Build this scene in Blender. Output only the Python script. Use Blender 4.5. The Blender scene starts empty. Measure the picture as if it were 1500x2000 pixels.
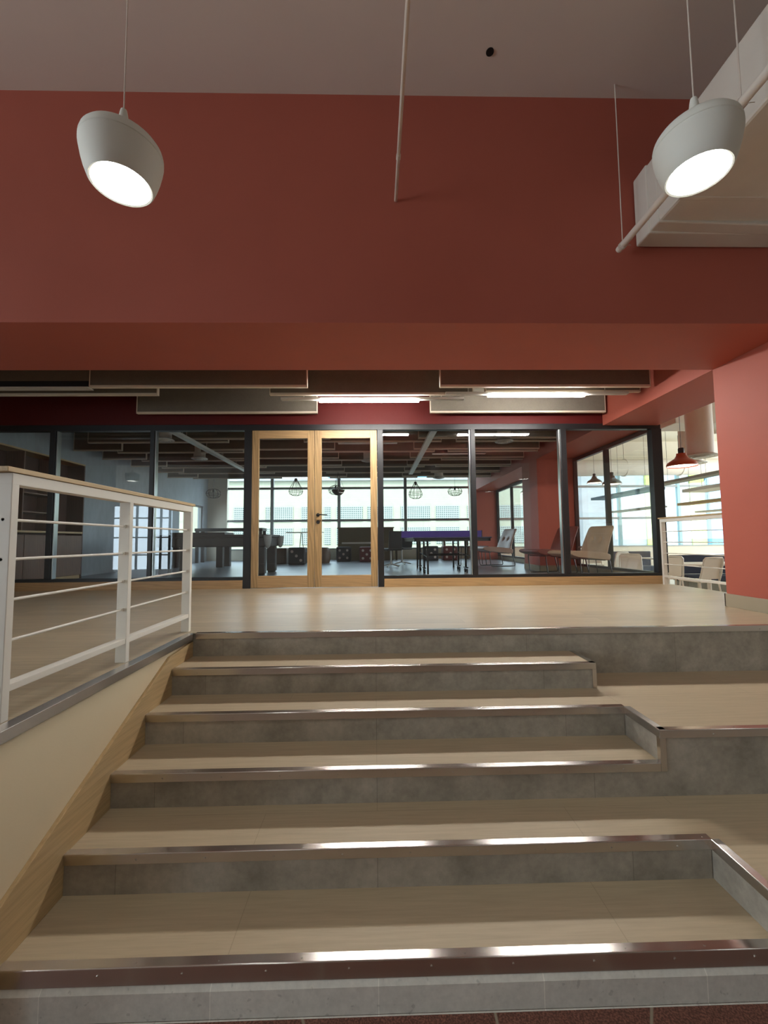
import bpy, bmesh, math, random
from mathutils import Vector, Matrix
random.seed(7)
C = bpy.context.scene.collection
SC = bpy.context.scene
PI = math.pi

# ------------------------------------------------------------------ camera
EYE = 1.747                                   # metres above the lobby floor
YAW, PITCH, ROLL, FPX = 0.02162, 0.06773, -0.00935, 828.5
cam_d = bpy.data.cameras.new('camera')
cam = bpy.data.objects.new('camera', cam_d); C.objects.link(cam)
cam_d.sensor_fit = 'HORIZONTAL'; cam_d.sensor_width = 36.0
cam_d.lens = FPX / 1500.0 * 36.0
cam_d.clip_start = 0.02; cam_d.clip_end = 400
F = Vector((math.sin(YAW)*math.cos(PITCH), math.cos(YAW)*math.cos(PITCH), math.sin(PITCH)))
R0 = Vector((math.cos(YAW), -math.sin(YAW), 0)); U0 = R0.cross(F)
Rr = math.cos(ROLL)*R0 + math.sin(ROLL)*U0; Uu = -math.sin(ROLL)*R0 + math.cos(ROLL)*U0
cam.matrix_world = Matrix(((Rr.x, Uu.x, -F.x, 0), (Rr.y, Uu.y, -F.y, 0), (Rr.z, Uu.z, -F.z, EYE), (0, 0, 0, 1)))
SC.camera = cam

# ------------------------------------------------------------------ light
SC.view_settings.view_transform = 'Standard'
SC.view_settings.look = 'None'
SC.view_settings.gamma = 1.0
SC.view_settings.use_curve_mapping = False
SC.view_settings.exposure = 0.5
try:
    SC.cycles.max_bounces = 9; SC.cycles.diffuse_bounces = 5; SC.cycles.glossy_bounces = 4
    SC.cycles.transparent_max_bounces = 24
    SC.cycles.caustics_reflective = False; SC.cycles.caustics_refractive = False
    SC.cycles.sample_clamp_indirect = 6.0
except Exception:
    pass
LED_POWER = 142.0          # radiance of the linear lamps
PENDANT_POWER = 34.0       # radiance of the white pendants' discs
COPPER_POWER = 6.0
world = bpy.data.worlds.new('world'); SC.world = world
world.use_nodes = True
bg = world.node_tree.nodes['Background']
bg.inputs[0].default_value = (0.68, 0.86, 1.0, 1); bg.inputs[1].default_value = 4.0
sun_d = bpy.data.lights.new('sun', 'SUN'); sun_d.energy = 2.2; sun_d.angle = 0.03; sun_d.color = (1, 0.97, 0.9)
sun = bpy.data.objects.new('sun', sun_d); C.objects.link(sun)
sun.rotation_euler = (math.radians(48), 0, math.radians(14))
def area(name, loc, rot, sx, sy, power, col, spread=180):
    d = bpy.data.lights.new(name, 'AREA'); d.shape = 'RECTANGLE'; d.size = sx; d.size_y = sy; d.energy = power; d.color = col
    o = bpy.data.objects.new(name, d); C.objects.link(o); o.location = loc; o.rotation_euler = rot
    d.spread = math.radians(spread)
    return o
# daylight through the lobby's own windows, behind and to the left of the viewer
area('daylight_lobby_back', (-11.5, -6.85, 1.9), (math.radians(90), 0, 0), 4.0, 3.2, 100, (0.84, 0.95, 1.0))
area('daylight_lobby_left', (-13.85, -0.5, 2.6), (0, math.radians(-90), 0), 4.2, 3.6, 420, (0.84, 0.95, 1.0))
# daylight through the canteen's own side windows
area('daylight_canteen', (15.7, 9.5, 3.2), (0, math.radians(90), 0), 3.0, 9.0, 450, (0.95, 1.0, 0.98))

# ------------------------------------------------------------------ materials
def _new(name):
    m = bpy.data.materials.new(name); m.use_nodes = True
    nt = m.node_tree; b = nt.nodes['Principled BSDF']
    return m, nt, b
def lin(c):
    return tuple((v/12.92 if v <= 0.04045 else ((v+0.055)/1.055)**2.4) for v in c)
def srgb(r, g, b): return lin((r/255, g/255, b/255))
def coords(nt, scale=(1, 1, 1), rot=(0, 0, 0)):
    t = nt.nodes.new('ShaderNodeTexCoord'); mp = nt.nodes.new('ShaderNodeMapping')
    mp.inputs['Scale'].default_value = scale; mp.inputs['Rotation'].default_value = rot
    nt.links.new(t.outputs['Object'], mp.inputs['Vector'])
    return mp.outputs['Vector']
def noise(nt, vec, scale, detail=4, rough=0.55):
    n = nt.nodes.new('ShaderNodeTexNoise'); n.inputs['Scale'].default_value = scale
    n.inputs['Detail'].default_value = detail; n.inputs['Roughness'].default_value = rough
    nt.links.new(vec, n.inputs['Vector']); return n.outputs['Fac']
def ramp(nt, fac, stops):
    r = nt.nodes.new('ShaderNodeValToRGB')
    while len(r.color_ramp.elements) < len(stops): r.color_ramp.elements.new(0.5)
    for e, (p, c) in zip(r.color_ramp.elements, stops):
        e.position = p; e.color = (c[0], c[1], c[2], 1)
    nt.links.new(fac, r.inputs['Fac']); return r.outputs['Color']
def mixc(nt, a, b, fac, mode='MIX'):
    m = nt.nodes.new('ShaderNodeMixRGB'); m.blend_type = mode
    for s, v in (('Fac', fac), ('Color1', a), ('Color2', b)):
        if hasattr(v, 'is_linked') or hasattr(v, 'links'): nt.links.new(v, m.inputs[s])
        elif isinstance(v, (int, float)): m.inputs[s].default_value = v
        else: m.inputs[s].default_value = (v[0], v[1], v[2], 1)
    return m.outputs['Color']
def bump(nt, b, h, strength, dist=0.01):
    n = nt.nodes.new('ShaderNodeBump'); n.inputs['Strength'].default_value = strength; n.inputs['Distance'].default_value = dist
    nt.links.new(h, n.inputs['Height']); nt.links.new(n.outputs['Normal'], b.inputs['Normal'])
def sc(c, k): return tuple(min(1, v*k) for v in c)
def paint(name, c, rough=0.6, var=0.06, scale=2.5, grain=0.0, metal=0.0, spec=0.5):
    m, nt, b = _new(name); v = coords(nt)
    f = noise(nt, v, scale, 5)
    nt.links.new(ramp(nt, f, [(0.3, sc(c, 1-var)), (0.7, sc(c, 1+var))]), b.inputs['Base Color'])
    b.inputs['Roughness'].default_value = rough; b.inputs['Metallic'].default_value = metal
    b.inputs['Specular IOR Level'].default_value = spec
    if grain: bump(nt, b, noise(nt, v, 90, 3), grain, 0.004)
    return m
def planks(name, c, rough=0.4, length=1.25, width=0.165, grain=0.12, seam=0.55, along='X', spec=0.5, tone=0.08):
    m, nt, b = _new(name)
    rot = (0, 0, 0) if along == 'X' else (0, 0, PI/2)
    v = coords(nt, rot=rot)
    br = nt.nodes.new('ShaderNodeTexBrick'); nt.links.new(v, br.inputs['Vector'])
    br.offset = 0.37; br.inputs['Scale'].default_value = 1.0
    br.inputs['Brick Width'].default_value = length; br.inputs['Row Height'].default_value = width
    br.inputs['Mortar Size'].default_value = 0.0012; br.inputs['Mortar Smooth'].default_value = 0.1; br.inputs['Bias'].default_value = 0
    br.inputs['Color1'].default_value = (*sc(c, 1-tone), 1); br.inputs['Color2'].default_value = (*sc(c, 1+tone), 1)
    br.inputs['Mortar'].default_value = (*sc(c, seam), 1)
    g = noise(nt, coords(nt, (2.2, 42, 2.2) if along == 'X' else (42, 2.2, 2.2)), 1.6, 7, 0.62)
    gc = ramp(nt, g, [(0.32, (1-grain*1.6,)*3), (0.68, (1+grain*0.5,)*3)])
    nt.links.new(mixc(nt, br.outputs['Color'], gc, 1.0, 'MULTIPLY'), b.inputs['Base Color'])
    b.inputs['Roughness'].default_value = rough; b.inputs['Specular IOR Level'].default_value = spec
    bump(nt, b, g, 0.08, 0.003)
    return m
def wood(name, c, axis=2, rough=0.45, grain=0.25, fig=0.5):
    m, nt, b = _new(name)
    s = [14, 14, 14]; s[axis] = 0.9
    v = coords(nt, tuple(s))
    n1 = noise(nt, v, 1.2, 3, 0.5)
    w = nt.nodes.new('ShaderNodeTexWave'); w.wave_type = 'BANDS'; w.bands_direction = 'DIAGONAL'
    w.inputs['Scale'].default_value = 1.1; w.inputs['Distortion'].default_value = 9; w.inputs['Detail'].default_value = 3
    w.inputs['Detail Scale'].default_value = 1.0
    nt.links.new(v, w.inputs['Vector'])
    s2 = [120, 120, 120]; s2[axis] = 4
    n2 = noise(nt, coords(nt, tuple(s2)), 1, 3)
    a = ramp(nt, w.outputs['Fac'], [(0.1, sc(c, 1-grain)), (0.75, sc(c, 1+grain*0.35))])
    a2 = mixc(nt, ramp(nt, n1, [(0.3, sc(c, 1-grain*0.5)), (0.7, sc(c, 1+grain*0.3))]), a, fig)
    a3 = mixc(nt, a2, ramp(nt, n2, [(0.35, (0.84,)*3), (0.6, (1.0,)*3)]), 0.8, 'MULTIPLY')
    nt.links.new(a3, b.inputs['Base Color']); b.inputs['Roughness'].default_value = rough
    bump(nt, b, n2, 0.05, 0.002)
    return m
def stone(name, c, rough=0.6, var=0.16, scale=4.0, tile=None, chips=0.0, streak=(1, 1, 1), seamc=0.6):
    m, nt, b = _new(name); v = coords(nt, streak)
    f1 = noise(nt, v, scale, 8, 0.68); f2 = noise(nt, v, scale*9, 4, 0.6)
    col = mixc(nt, ramp(nt, f1, [(0.3, sc(c, 1-var)), (0.68, sc(c, 1+var))]), ramp(nt, f2, [(0.3, (0.88,)*3), (0.7, (1.06,)*3)]), 0.8, 'MULTIPLY')
    if chips:
        f3 = noise(nt, v, 42, 2, 0.4)
        col = mixc(nt, col, ramp(nt, f3, [(0.26, (0.55,)*3), (0.32, (1.0,)*3)]), chips, 'MULTIPLY')
    if tile:
        br = nt.nodes.new('ShaderNodeTexBrick')
        t = nt.nodes.new('ShaderNodeTexCoord'); sp = nt.nodes.new('ShaderNodeSeparateXYZ'); cb = nt.nodes.new('ShaderNodeCombineXYZ')
        nt.links.new(t.outputs['Object'], sp.inputs[0]); nt.links.new(sp.outputs[0], cb.inputs[0])
        cb.inputs[1].default_value = 0.5
        nt.links.new(cb.outputs[0], br.inputs['Vector'])
        br.offset = 0.0; br.inputs['Scale'].default_value = 1.0; br.inputs['Brick Width'].default_value = tile; br.inputs['Row Height'].default_value = 50
        br.inputs['Mortar Size'].default_value = 0.0016
        br.inputs['Color1'].default_value = (0.93, 0.93, 0.93, 1); br.inputs['Color2'].default_value = (1.05, 1.05, 1.05, 1)
        br.inputs['Mortar'].default_value = (seamc,)*3 + (1,)
        col = mixc(nt, col, br.outputs['Color'], 1.0, 'MULTIPLY')
    nt.links.new(col, b.inputs['Base Color']); b.inputs['Roughness'].default_value = rough
    bump(nt, b, f2, 0.12, 0.004)
    return m
def metal(name, c, rough=0.2, streak=(1, 60, 60), aniso=0, tang=(0, 0.707, 0.707)):
    m, nt, b = _new(name); v = coords(nt, streak)
    f = noise(nt, v, 12, 4); f2 = noise(nt, coords(nt), 2.0, 3, 0.5)
    nt.links.new(ramp(nt, f2, [(0.3, sc(c, 0.93)), (0.7, sc(c, 1.05))]), b.inputs['Base Color'])
    mr = nt.nodes.new('ShaderNodeMapRange'); mr.inputs['To Min'].default_value = rough*0.88; mr.inputs['To Max'].default_value = rough*1.12
    nt.links.new(f, mr.inputs['Value']); nt.links.new(mr.outputs[0], b.inputs['Roughness'])
    b.inputs['Metallic'].default_value = 1.0
    if aniso:
        b.inputs['Anisotropic'].default_value = aniso
        cv = nt.nodes.new('ShaderNodeCombineXYZ')
        for i in range(3): cv.inputs[i].default_value = tang[i]
        nt.links.new(cv.outputs[0], b.inputs['Tangent'])
    return m
def emit(name, c, s):
    m, nt, b = _new(name)
    b.inputs['Base Color'].default_value = (0.9, 0.9, 0.9, 1)
    b.inputs['Emission Color'].default_value = (*c, 1); b.inputs['Emission Strength'].default_value = s
    return m
def glass(name, tint=(0.985, 0.993, 0.99), ior=1.5):
    m = bpy.data.materials.new(name); m.use_nodes = True; nt = m.node_tree
    for n in list(nt.nodes): nt.nodes.remove(n)
    o = nt.nodes.new('ShaderNodeOutputMaterial'); mx = nt.nodes.new('ShaderNodeMixShader')
    tr = nt.nodes.new('ShaderNodeBsdfTransparent'); tr.inputs[0].default_value = (*tint, 1)
    gl = nt.nodes.new('ShaderNodeBsdfGlossy'); gl.inputs['Roughness'].default_value = 0.0; gl.inputs[0].default_value = (0.95, 0.97, 1, 1)
    fr = nt.nodes.new('ShaderNodeFresnel'); ge = nt.nodes.new('ShaderNodeNewGeometry')
    mr = nt.nodes.new('ShaderNodeMapRange'); mr.inputs['To Min'].default_value = ior; mr.inputs['To Max'].default_value = 1/ior
    nt.links.new(ge.outputs['Backfacing'], mr.inputs['Value']); nt.links.new(mr.outputs[0], fr.inputs['IOR'])   # same index seen from both faces
    nt.links.new(fr.outputs[0], mx.inputs[0]); nt.links.new(tr.outputs[0], mx.inputs[1]); nt.links.new(gl.outputs[0], mx.inputs[2])
    nt.links.new(mx.outputs[0], o.inputs[0])
    return m

M = {}
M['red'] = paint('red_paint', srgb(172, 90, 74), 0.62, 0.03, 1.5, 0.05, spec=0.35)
M['crimson'] = paint('deep_red_wall', srgb(88, 22, 20), 0.6, 0.03, 1.5, 0.05, spec=0.3)  # deeper red than the beam and piers
M['ceil'] = paint('ceiling_paint', srgb(226, 216, 207), 0.8, 0.02, 1.5, 0.06, spec=0.2)
M['ceil_dark'] = paint('dark_ceiling_paint', srgb(96, 84, 74), 0.85, 0.03, 1.5, spec=0.2)
M['canteen_ceil'] = paint('canteen_ceiling_paint', srgb(222, 214, 196), 0.8, 0.03, 1.5, spec=0.2)
M['cream'] = paint('cream_plaster', srgb(222, 205, 172), 0.75, 0.03, 2, 0.08, spec=0.25)
M['oak_floor'] = planks('oak_plank_floor', srgb(182, 164, 136), 0.36, 1.2, 0.165, 0.13, 0.7)
M['oak_tread'] = planks('oak_tread_boards', srgb(186, 168, 140), 0.5, 1.55, 0.6, 0.07, 0.72, tone=0.03, spec=0.3)
M['oak'] = wood('oak_joinery', srgb(178, 146, 102), 2, 0.42, 0.4)
M['oak_x'] = wood('oak_boards', srgb(186, 152, 108), 0, 0.45, 0.18)
M['oak_y'] = wood('oak_skirting', srgb(196, 168, 124), 1, 0.5, 0.12)
M['walnut'] = wood('dark_walnut', srgb(80, 52, 42), 2, 0.5, 0.3)
M['walnut_grey'] = wood('greyed_walnut', srgb(118, 86, 68), 2, 0.5, 0.25)
M['vinyl'] = planks('grey_blue_vinyl_planks', srgb(128, 136, 146), 0.28, 1.2, 0.2, 0.18, 0.7, along='X')
M['canteen_floor'] = paint('canteen_floor', srgb(190, 178, 156), 0.4, 0.05, 2)
M['tile'] = stone('concrete_look_tile', srgb(168, 160, 147), 0.55, 0.34, 3.6, tile=1.18)
M['plinth'] = stone('rough_grey_plinth', srgb(214, 210, 200), 0.75, 0.08, 5, tile=0.62, chips=0.5, seamc=1.25)
M['concrete'] = stone('bare_concrete', srgb(164, 172, 178), 0.7, 0.12, 1.2, streak=(1, 1, 0.35))
M['steel'] = metal('brushed_steel', (0.64, 0.60, 0.56), 0.25, aniso=0.92)
M['steel_y'] = metal('brushed_steel_edge', (0.64, 0.60, 0.56), 0.25, (60, 1, 60), aniso=0.92, tang=(0.707, 0, 0.707))
M['white'] = paint('white_steel_paint', srgb(226, 220, 208), 0.4, 0.02, 4)
M['shade'] = paint('white_shade_enamel', srgb(222, 220, 210), 0.55, 0.015, 3, spec=0.3)
M['white_pipe'] = paint('white_pipe_paint', srgb(224, 214, 202), 0.45, 0.03, 6)
M['hall_grey'] = paint('warm_grey_hall_paint', srgb(190, 184, 174), 0.7, 0.03, 2)
M['duct'] = paint('white_duct_wrap', srgb(216, 208, 196), 0.6, 0.03, 4, 0.1)
M['string'] = paint('white_cord', srgb(214, 200, 188), 0.8)
M['black'] = paint('black_frame_coating', srgb(30, 30, 32), 0.42, 0.05, 4)
M['black_matte'] = paint('black_matte', srgb(16, 15, 15), 0.7, 0.05, 4)
M['charcoal'] = paint('charcoal_laminate', srgb(28, 26, 26), 0.6, 0.1, 5)
M['felt'] = stone('baffle_felt', srgb(118, 110, 98), 0.9, 0.06, 8)
M['baffle_edge'] = paint('pale_baffle_edge', srgb(222, 210, 190), 0.7, 0.03, 4)
M['glint'] = metal('glint_strip_metal', (0.5, 0.52, 0.52), 0.3)  # for the strips that stand in for reflected daylight
M['alu'] = paint('white_aluminium', srgb(205, 202, 194), 0.4, 0.02, 4)
M['led'] = emit('linear_lamp_glow', (1.0, 0.97, 0.92), LED_POWER)
M['disc'] = emit('pendant_disc_glow', (0.95, 1.0, 0.98), PENDANT_POWER)
M['warm'] = emit('copper_lamp_glow', (1.0, 0.86, 0.60), COPPER_POWER)
M['copper'] = paint('copper_red_enamel', srgb(170, 74, 44), 0.3, 0.06, 5)
M['bronze'] = paint('dark_bronze_enamel', srgb(86, 66, 56), 0.35, 0.06, 5)
M['glass'] = glass('clear_glass')
M['skyglass'] = glass('facade_glass', (0.97, 0.995, 0.99), 1.4)
M['brown_leather'] = paint('taupe_leather', srgb(150, 118, 100), 0.42, 0.08, 7, 0.15)
M['red_leather'] = paint('oxblood_leather', srgb(112, 62, 54), 0.42, 0.08, 7, 0.15)
M['tan_leather'] = paint('tan_leather', srgb(176, 150, 122), 0.42, 0.06, 7, 0.15)
M['navy'] = paint('navy_upholstery', srgb(44, 52, 72), 0.7, 0.08, 8)
M['purple'] = paint('purple_net_mesh', srgb(84, 66, 150), 0.8, 0.08, 12)
M['table_blue'] = paint('dark_blue_table_top', srgb(46, 48, 66), 0.4, 0.05, 4)
M['plastic'] = paint('white_moulded_plastic', srgb(236, 230, 218), 0.45, 0.02, 3)
M['dice_black'] = paint('black_vinyl', srgb(34, 33, 38), 0.5, 0.08, 6)
M['dice_red'] = paint('maroon_vinyl', srgb(92, 30, 32), 0.5, 0.08, 6)
M['dice_brown'] = paint('brown_vinyl', srgb(84, 62, 44), 0.5, 0.08, 6)
M['pip'] = paint('pale_dice_spots', srgb(190, 178, 170), 0.6)
M['olive'] = paint('olive_brown_board', srgb(98, 88, 66), 0.6, 0.1, 3)
M['pocket'] = paint('grey_pocket_mesh', srgb(150, 154, 152), 0.6, 0.1, 9)
M['ext_wall'] = stone('pale_render', srgb(158, 157, 136), 0.9, 0.05, 0.6)
M['ext_conc'] = stone('weathered_concrete', srgb(146, 147, 146), 0.9, 0.14, 0.8, streak=(1, 1, 2.6))
M['ext_yellow'] = stone('yellow_green_render', srgb(160, 168, 90), 0.9, 0.04, 1)
M['ext_blue'] = stone('pale_blue_outdoor', srgb(84, 148, 180), 0.7, 0.04, 1)
M['teal'] = paint('pale_teal_mullion', srgb(150, 184, 190), 0.4, 0.03, 4)
M['mull'] = paint('grey_mullion', srgb(150, 154, 152), 0.4, 0.03, 4)
M['panel_grey'] = stone('grey_acoustic_board', srgb(150, 152, 142), 0.9, 0.08, 6)
M['panel_blue'] = stone('blue_acoustic_board', srgb(96, 140, 160), 0.9, 0.08, 6)
M['panel_white'] = stone('white_acoustic_board', srgb(216, 214, 202), 0.9, 0.05, 6)
M['panel_beige'] = stone('beige_acoustic_board', srgb(176, 152, 112), 0.9, 0.06, 6)
M['grey_base'] = paint('grey_beige_skirting', srgb(158, 146, 124), 0.6, 0.03, 3)

# red speckled terrazzo in irregular pieces with pale joints
def terrazzo():
    m, nt, b = _new('red_terrazzo'); v = coords(nt, (1, 1, 1), (0, 0, 0.35))
    vo = nt.nodes.new('ShaderNodeTexVoronoi'); vo.feature = 'DISTANCE_TO_EDGE'; vo.inputs['Scale'].default_value = 1.7; vo.inputs['Randomness'].default_value = 0.55
    nt.links.new(v, vo.inputs['Vector'])
    f = noise(nt, v, 140, 2, 0.5); f2 = noise(nt, v, 30, 3, 0.5)
    base = mixc(nt, ramp(nt, f, [(0.42, srgb(88, 50, 40)), (0.62, srgb(136, 90, 74))]), ramp(nt, f2, [(0.3, (0.8,)*3), (0.7, (1.1,)*3)]), 1, 'MULTIPLY')
    j = ramp(nt, vo.outputs['Distance'], [(0.006, (0, 0, 0)), (0.010, (1, 1, 1))])
    nt.links.new(mixc(nt, srgb(150, 138, 120), base, j), b.inputs['Base Color']); b.inputs['Roughness'].default_value = 0.5
    return m
M['terrazzo'] = terrazzo()
# pierced breeze blocks: a regular grid of dark square holes
def breeze():
    m, nt, b = _new('breeze_blocks'); v = coords(nt)
    sp = nt.nodes.new('ShaderNodeSeparateXYZ'); nt.links.new(v, sp.inputs[0])
    def cell(sock):
        mul = nt.nodes.new('ShaderNodeMath'); mul.operation = 'MULTIPLY'; mul.inputs[1].default_value = 1/0.34; nt.links.new(sock, mul.inputs[0])
        fr = nt.nodes.new('ShaderNodeMath'); fr.operation = 'FRACT'; nt.links.new(mul.outputs[0], fr.inputs[0])
        s = nt.nodes.new('ShaderNodeMath'); s.operation = 'SUBTRACT'; s.inputs[1].default_value = 0.5; nt.links.new(fr.outputs[0], s.inputs[0])
        a = nt.nodes.new('ShaderNodeMath'); a.operation = 'ABSOLUTE'; nt.links.new(s.outputs[0], a.inputs[0])
        l = nt.nodes.new('ShaderNodeMath'); l.operation = 'LESS_THAN'; l.inputs[1].default_value = 0.27; nt.links.new(a.outputs[0], l.inputs[0])
        return l.outputs[0]
    mm = nt.nodes.new('ShaderNodeMath'); mm.operation = 'MULTIPLY'
    nt.links.new(cell(sp.outputs[0]), mm.inputs[0]); nt.links.new(cell(sp.outputs[2]), mm.inputs[1])
    nt.links.new(mixc(nt, srgb(152, 155, 145), srgb(34, 60, 60), mm.outputs[0]), b.inputs['Base Color'])
    b.inputs['Roughness'].default_value = 0.9
    return m
M['breeze'] = breeze()

# ------------------------------------------------------------------ mesh helpers
class MB:
    def __init__(s): s.v = []; s.f = []
    def add(s, vs, fs):
        n = len(s.v); s.v += [tuple(p) for p in vs]; s.f += [tuple(i+n for i in f) for f in fs]; return s
    def box(s, x0, x1, y0, y1, z0, z1):
        return s.add([(x0,y0,z0),(x1,y0,z0),(x1,y1,z0),(x0,y1,z0),(x0,y0,z1),(x1,y0,z1),(x1,y1,z1),(x0,y1,z1)],
                     [(0,3,2,1),(4,5,6,7),(0,1,5,4),(1,2,6,5),(2,3,7,6),(3,0,4,7)])
    def prism(s, poly, a0, a1, axis='X'):
        # poly: list of 2D points; axis X -> (y,z), Y -> (x,z), Z -> (x,y)
        def P(p, a): return {'X': (a, p[0], p[1]), 'Y': (p[0], a, p[1]), 'Z': (p[0], p[1], a)}[axis]
        n = len(poly)
        vs = [P(p, a0) for p in poly] + [P(p, a1) for p in poly]
        fs = [tuple(range(n))[::-1], tuple(range(n, 2*n))] + [(i, (i+1) % n, n+(i+1) % n, n+i) for i in range(n)]
        return s.add(vs, fs)
    def tube(s, pts, r, seg=8, cap=True, closed=False):
        pts = [Vector(p) for p in pts]; n = len(pts); rings = []
        rr = r if isinstance(r, (list, tuple)) else [r]*n
        up = None
        for i, p in enumerate(pts):
            if closed: d = pts[(i+1) % n] - pts[i-1]
            else: d = (pts[min(i+1, n-1)] - pts[max(i-1, 0)])
            d.normalize()
            if up is None:
                up = Vector((0, 0, 1)) if abs(d.z) < 0.9 else Vector((1, 0, 0))
            a = d.cross(up)
            if a.length < 1e-5: a = d.cross(Vector((0, 1, 0)))
            a.normalize(); b = a.cross(d); up = b
            rings.append([p + a*math.cos(2*PI*k/seg)*rr[i] + b*math.sin(2*PI*k/seg)*rr[i] for k in range(seg)])
        vs = [q for ring in rings for q in ring]; fs = []
        m = n if closed else n-1
        for i in range(m):
            j = (i+1) % n
            for k in range(seg):
                l = (k+1) % seg
                fs.append((i*seg+k, i*seg+l, j*seg+l, j*seg+k))
        if cap and not closed:
            fs.append(tuple(range(seg))[::-1]); fs.append(tuple(range((n-1)*seg, n*seg)))
        return s.add(vs, fs)
    def cyl(s, p0, p1, r, seg=16): return s.tube([p0, p1], r, seg)
    def lathe(s, prof, cx=0, cy=0, cz=0, seg=32, cap0=False, cap1=False):
        vs = []; fs = []; n = len(prof)
        for (r, z) in prof:
            for k in range(seg):
                a = 2*PI*k/seg; vs.append((cx+r*math.cos(a), cy+r*math.sin(a), cz+z))
        for i in range(n-1):
            for k in range(seg):
                l = (k+1) % seg; fs.append((i*seg+k, i*seg+l, (i+1)*seg+l, (i+1)*seg+k))
        if cap0: fs.append(tuple(range(seg))[::-1])
        if cap1: fs.append(tuple(range((n-1)*seg, n*seg)))
        return s.add(vs, fs)
    def build(s, name, mat, parent=None, smooth=False, bevel=0, seg=2, mats=None):
        me = bpy.data.meshes.new(name); me.from_pydata(s.v, [], s.f); me.update()
        bm = bmesh.new(); bm.from_mesh(me); bmesh.ops.recalc_face_normals(bm, faces=bm.faces); bm.to_mesh(me); bm.free()
        me.materials.append(mat)
        o = bpy.data.objects.new(name, me); C.objects.link(o)
        if parent: o.parent = parent
        if bevel:
            md = o.modifiers.new('bevel', 'BEVEL'); md.width = bevel; md.segments = seg; md.limit_method = 'ANGLE'; md.angle_limit = math.radians(40)
        if smooth:
            for p in me.polygons: p.use_smooth = True
            if not bevel:
                try: me.set_sharp_from_angle(angle=math.radians(38))
                except Exception: pass
        return o
def box(x0, x1, y0, y1, z0, z1): return MB().box(x0, x1, y0, y1, z0, z1)
def tag(o, label, cat, group=None, kind=None):
    if label: o['label'] = label
    if cat: o['category'] = cat
    if group: o['group'] = group
    if kind: o['kind'] = kind
    return o
def thing(name, label, cat, loc=(0, 0, 0), rz=0, group=None, kind=None):
    o = bpy.data.objects.new(name, None); o.empty_display_size = 0.1; C.objects.link(o)
    o.location = loc; o.rotation_euler = (0, 0, rz)
    return tag(o, label, cat, group, kind)
def struct(name, mb, mat, label, cat, parent=None, bevel=0):
    return tag(mb.build(name, mat, parent, bevel=bevel), label, cat, kind='structure')
KIDS = {}
def dup(o, loc, rz=None, label=None, parent=None):
    c = o.copy(); C.objects.link(c)
    if parent: c.parent = parent
    else:
        c.location = loc
        if rz is not None: c.rotation_euler = (0, 0, rz)
        if label: c['label'] = label
    for ch in list(o.children): dup(ch, None, parent=c)
    return c

# ------------------------------------------------------------------ the setting
RISE, GO = 0.1745, 0.331
ZP = 6*RISE                                   # platform level 1.047
def Z(k): return ZP - RISE*k
def YF(k): return 3.36 - GO*k
XL, XT, XR = -1.41, 1.55, 4.48                # stair left edge, tier edge, canteen edge
SOF, CEIL, YG = 3.527, 5.53, 6.5
BZ, CP, Q = 3.68, 4.62, 1.087            # baffle undersides, platform ceiling

struct('floor', box(-14, 16, -7, 16.4, -0.12, 0), M['terrazzo'], 'red speckled terrazzo floor with pale joints below the stairs', 'floor')
pf = MB(); pf.box(-7, XR, 3.372, YG, ZP-0.18, ZP); pf.box(-7, -1.463, 1.56, 3.372, ZP-0.18, ZP)
struct('floor_platform', pf, M['oak_floor'], 'raised pale oak plank floor at the top of the stairs', 'floor')
struct('wall_staircase', MB().box(-1.62, -1.432, 1.56, 3.372, 0, ZP-0.18).box(-1.462, -1.432, 1.56, 3.372, ZP-0.18, ZP-0.05), M['cream'], 'cream plaster wall under the railing beside the stairs', 'wall')
struct('wall_platform_front', box(-7, -1.62, 1.56, 1.72, 0, ZP-0.18), M['cream'], 'cream plaster front of the raised platform', 'wall')
struct('floor_game_room', box(-6.4, XR, YG, 16.2, ZP-0.18, ZP), M['vinyl'], 'grey blue plank floor of the game room behind the glass', 'floor')
struct('floor_canteen', box(XR, 16, -1, 16.2, Z(3)-0.15, Z(3)), M['canteen_floor'], 'pale lower floor of the canteen beyond the opening', 'floor')
struct('ceiling', box(-14, XR, -7, 3.36, CEIL, CEIL+0.15), M['ceil'], 'high grey beige ceiling over the stairs', 'ceiling')
struct('ceiling_platform', box(-7, XR, 4.32, 16.2, CP, CP+0.15), M['ceil_dark'], 'dark ceiling above the grey baffles', 'ceiling')
struct('ceiling_canteen', box(XR, 16, -1, 16.2, CEIL, CEIL+0.15), M['canteen_ceil'], 'pale canteen ceiling beyond the opening', 'ceiling')
struct('beam', box(-14, 16, 3.36, 4.32, SOF, CEIL+0.15), M['red'], 'deep red beam across the hall above the platform edge', 'beam')
struct('beam_side', box(3.6, XR, 4.32, 16.2, SOF, CEIL+0.15), M['red'], 'red beam running back above the canteen opening', 'beam')
struct('column', box(3.6, XR, 3.385, 4.32, Z(5), SOF), M['red'], 'red painted pier beside the canteen opening', 'column')
struct('column_game_room', box(3.6, XR, 9.25, 10.2, ZP, SOF), M['red'], 'red pier behind the lounge chairs in the game room', 'column')
struct('column_far', box(3.6, XR, 15.2, 16.15, ZP, SOF), M['red'], 'far red pier at the end of the game room windows', 'column')
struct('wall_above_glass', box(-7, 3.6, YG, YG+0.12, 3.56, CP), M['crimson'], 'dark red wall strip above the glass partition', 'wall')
wl = MB(); wl.box(-6.55, -6.35, YG, 13.9, ZP, CP); wl.box(-6.55, -6.35, 15.8, 16.2, ZP, CP); wl.box(-6.55, -6.35, 13.9, 15.8, ZP, 1.5); wl.box(-6.55, -6.35, 13.9, 15.8, 3.08, CP)
struct('wall_game_room_left', wl, M['concrete'], 'blue grey bare concrete wall inside the game room', 'wall')
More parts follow.
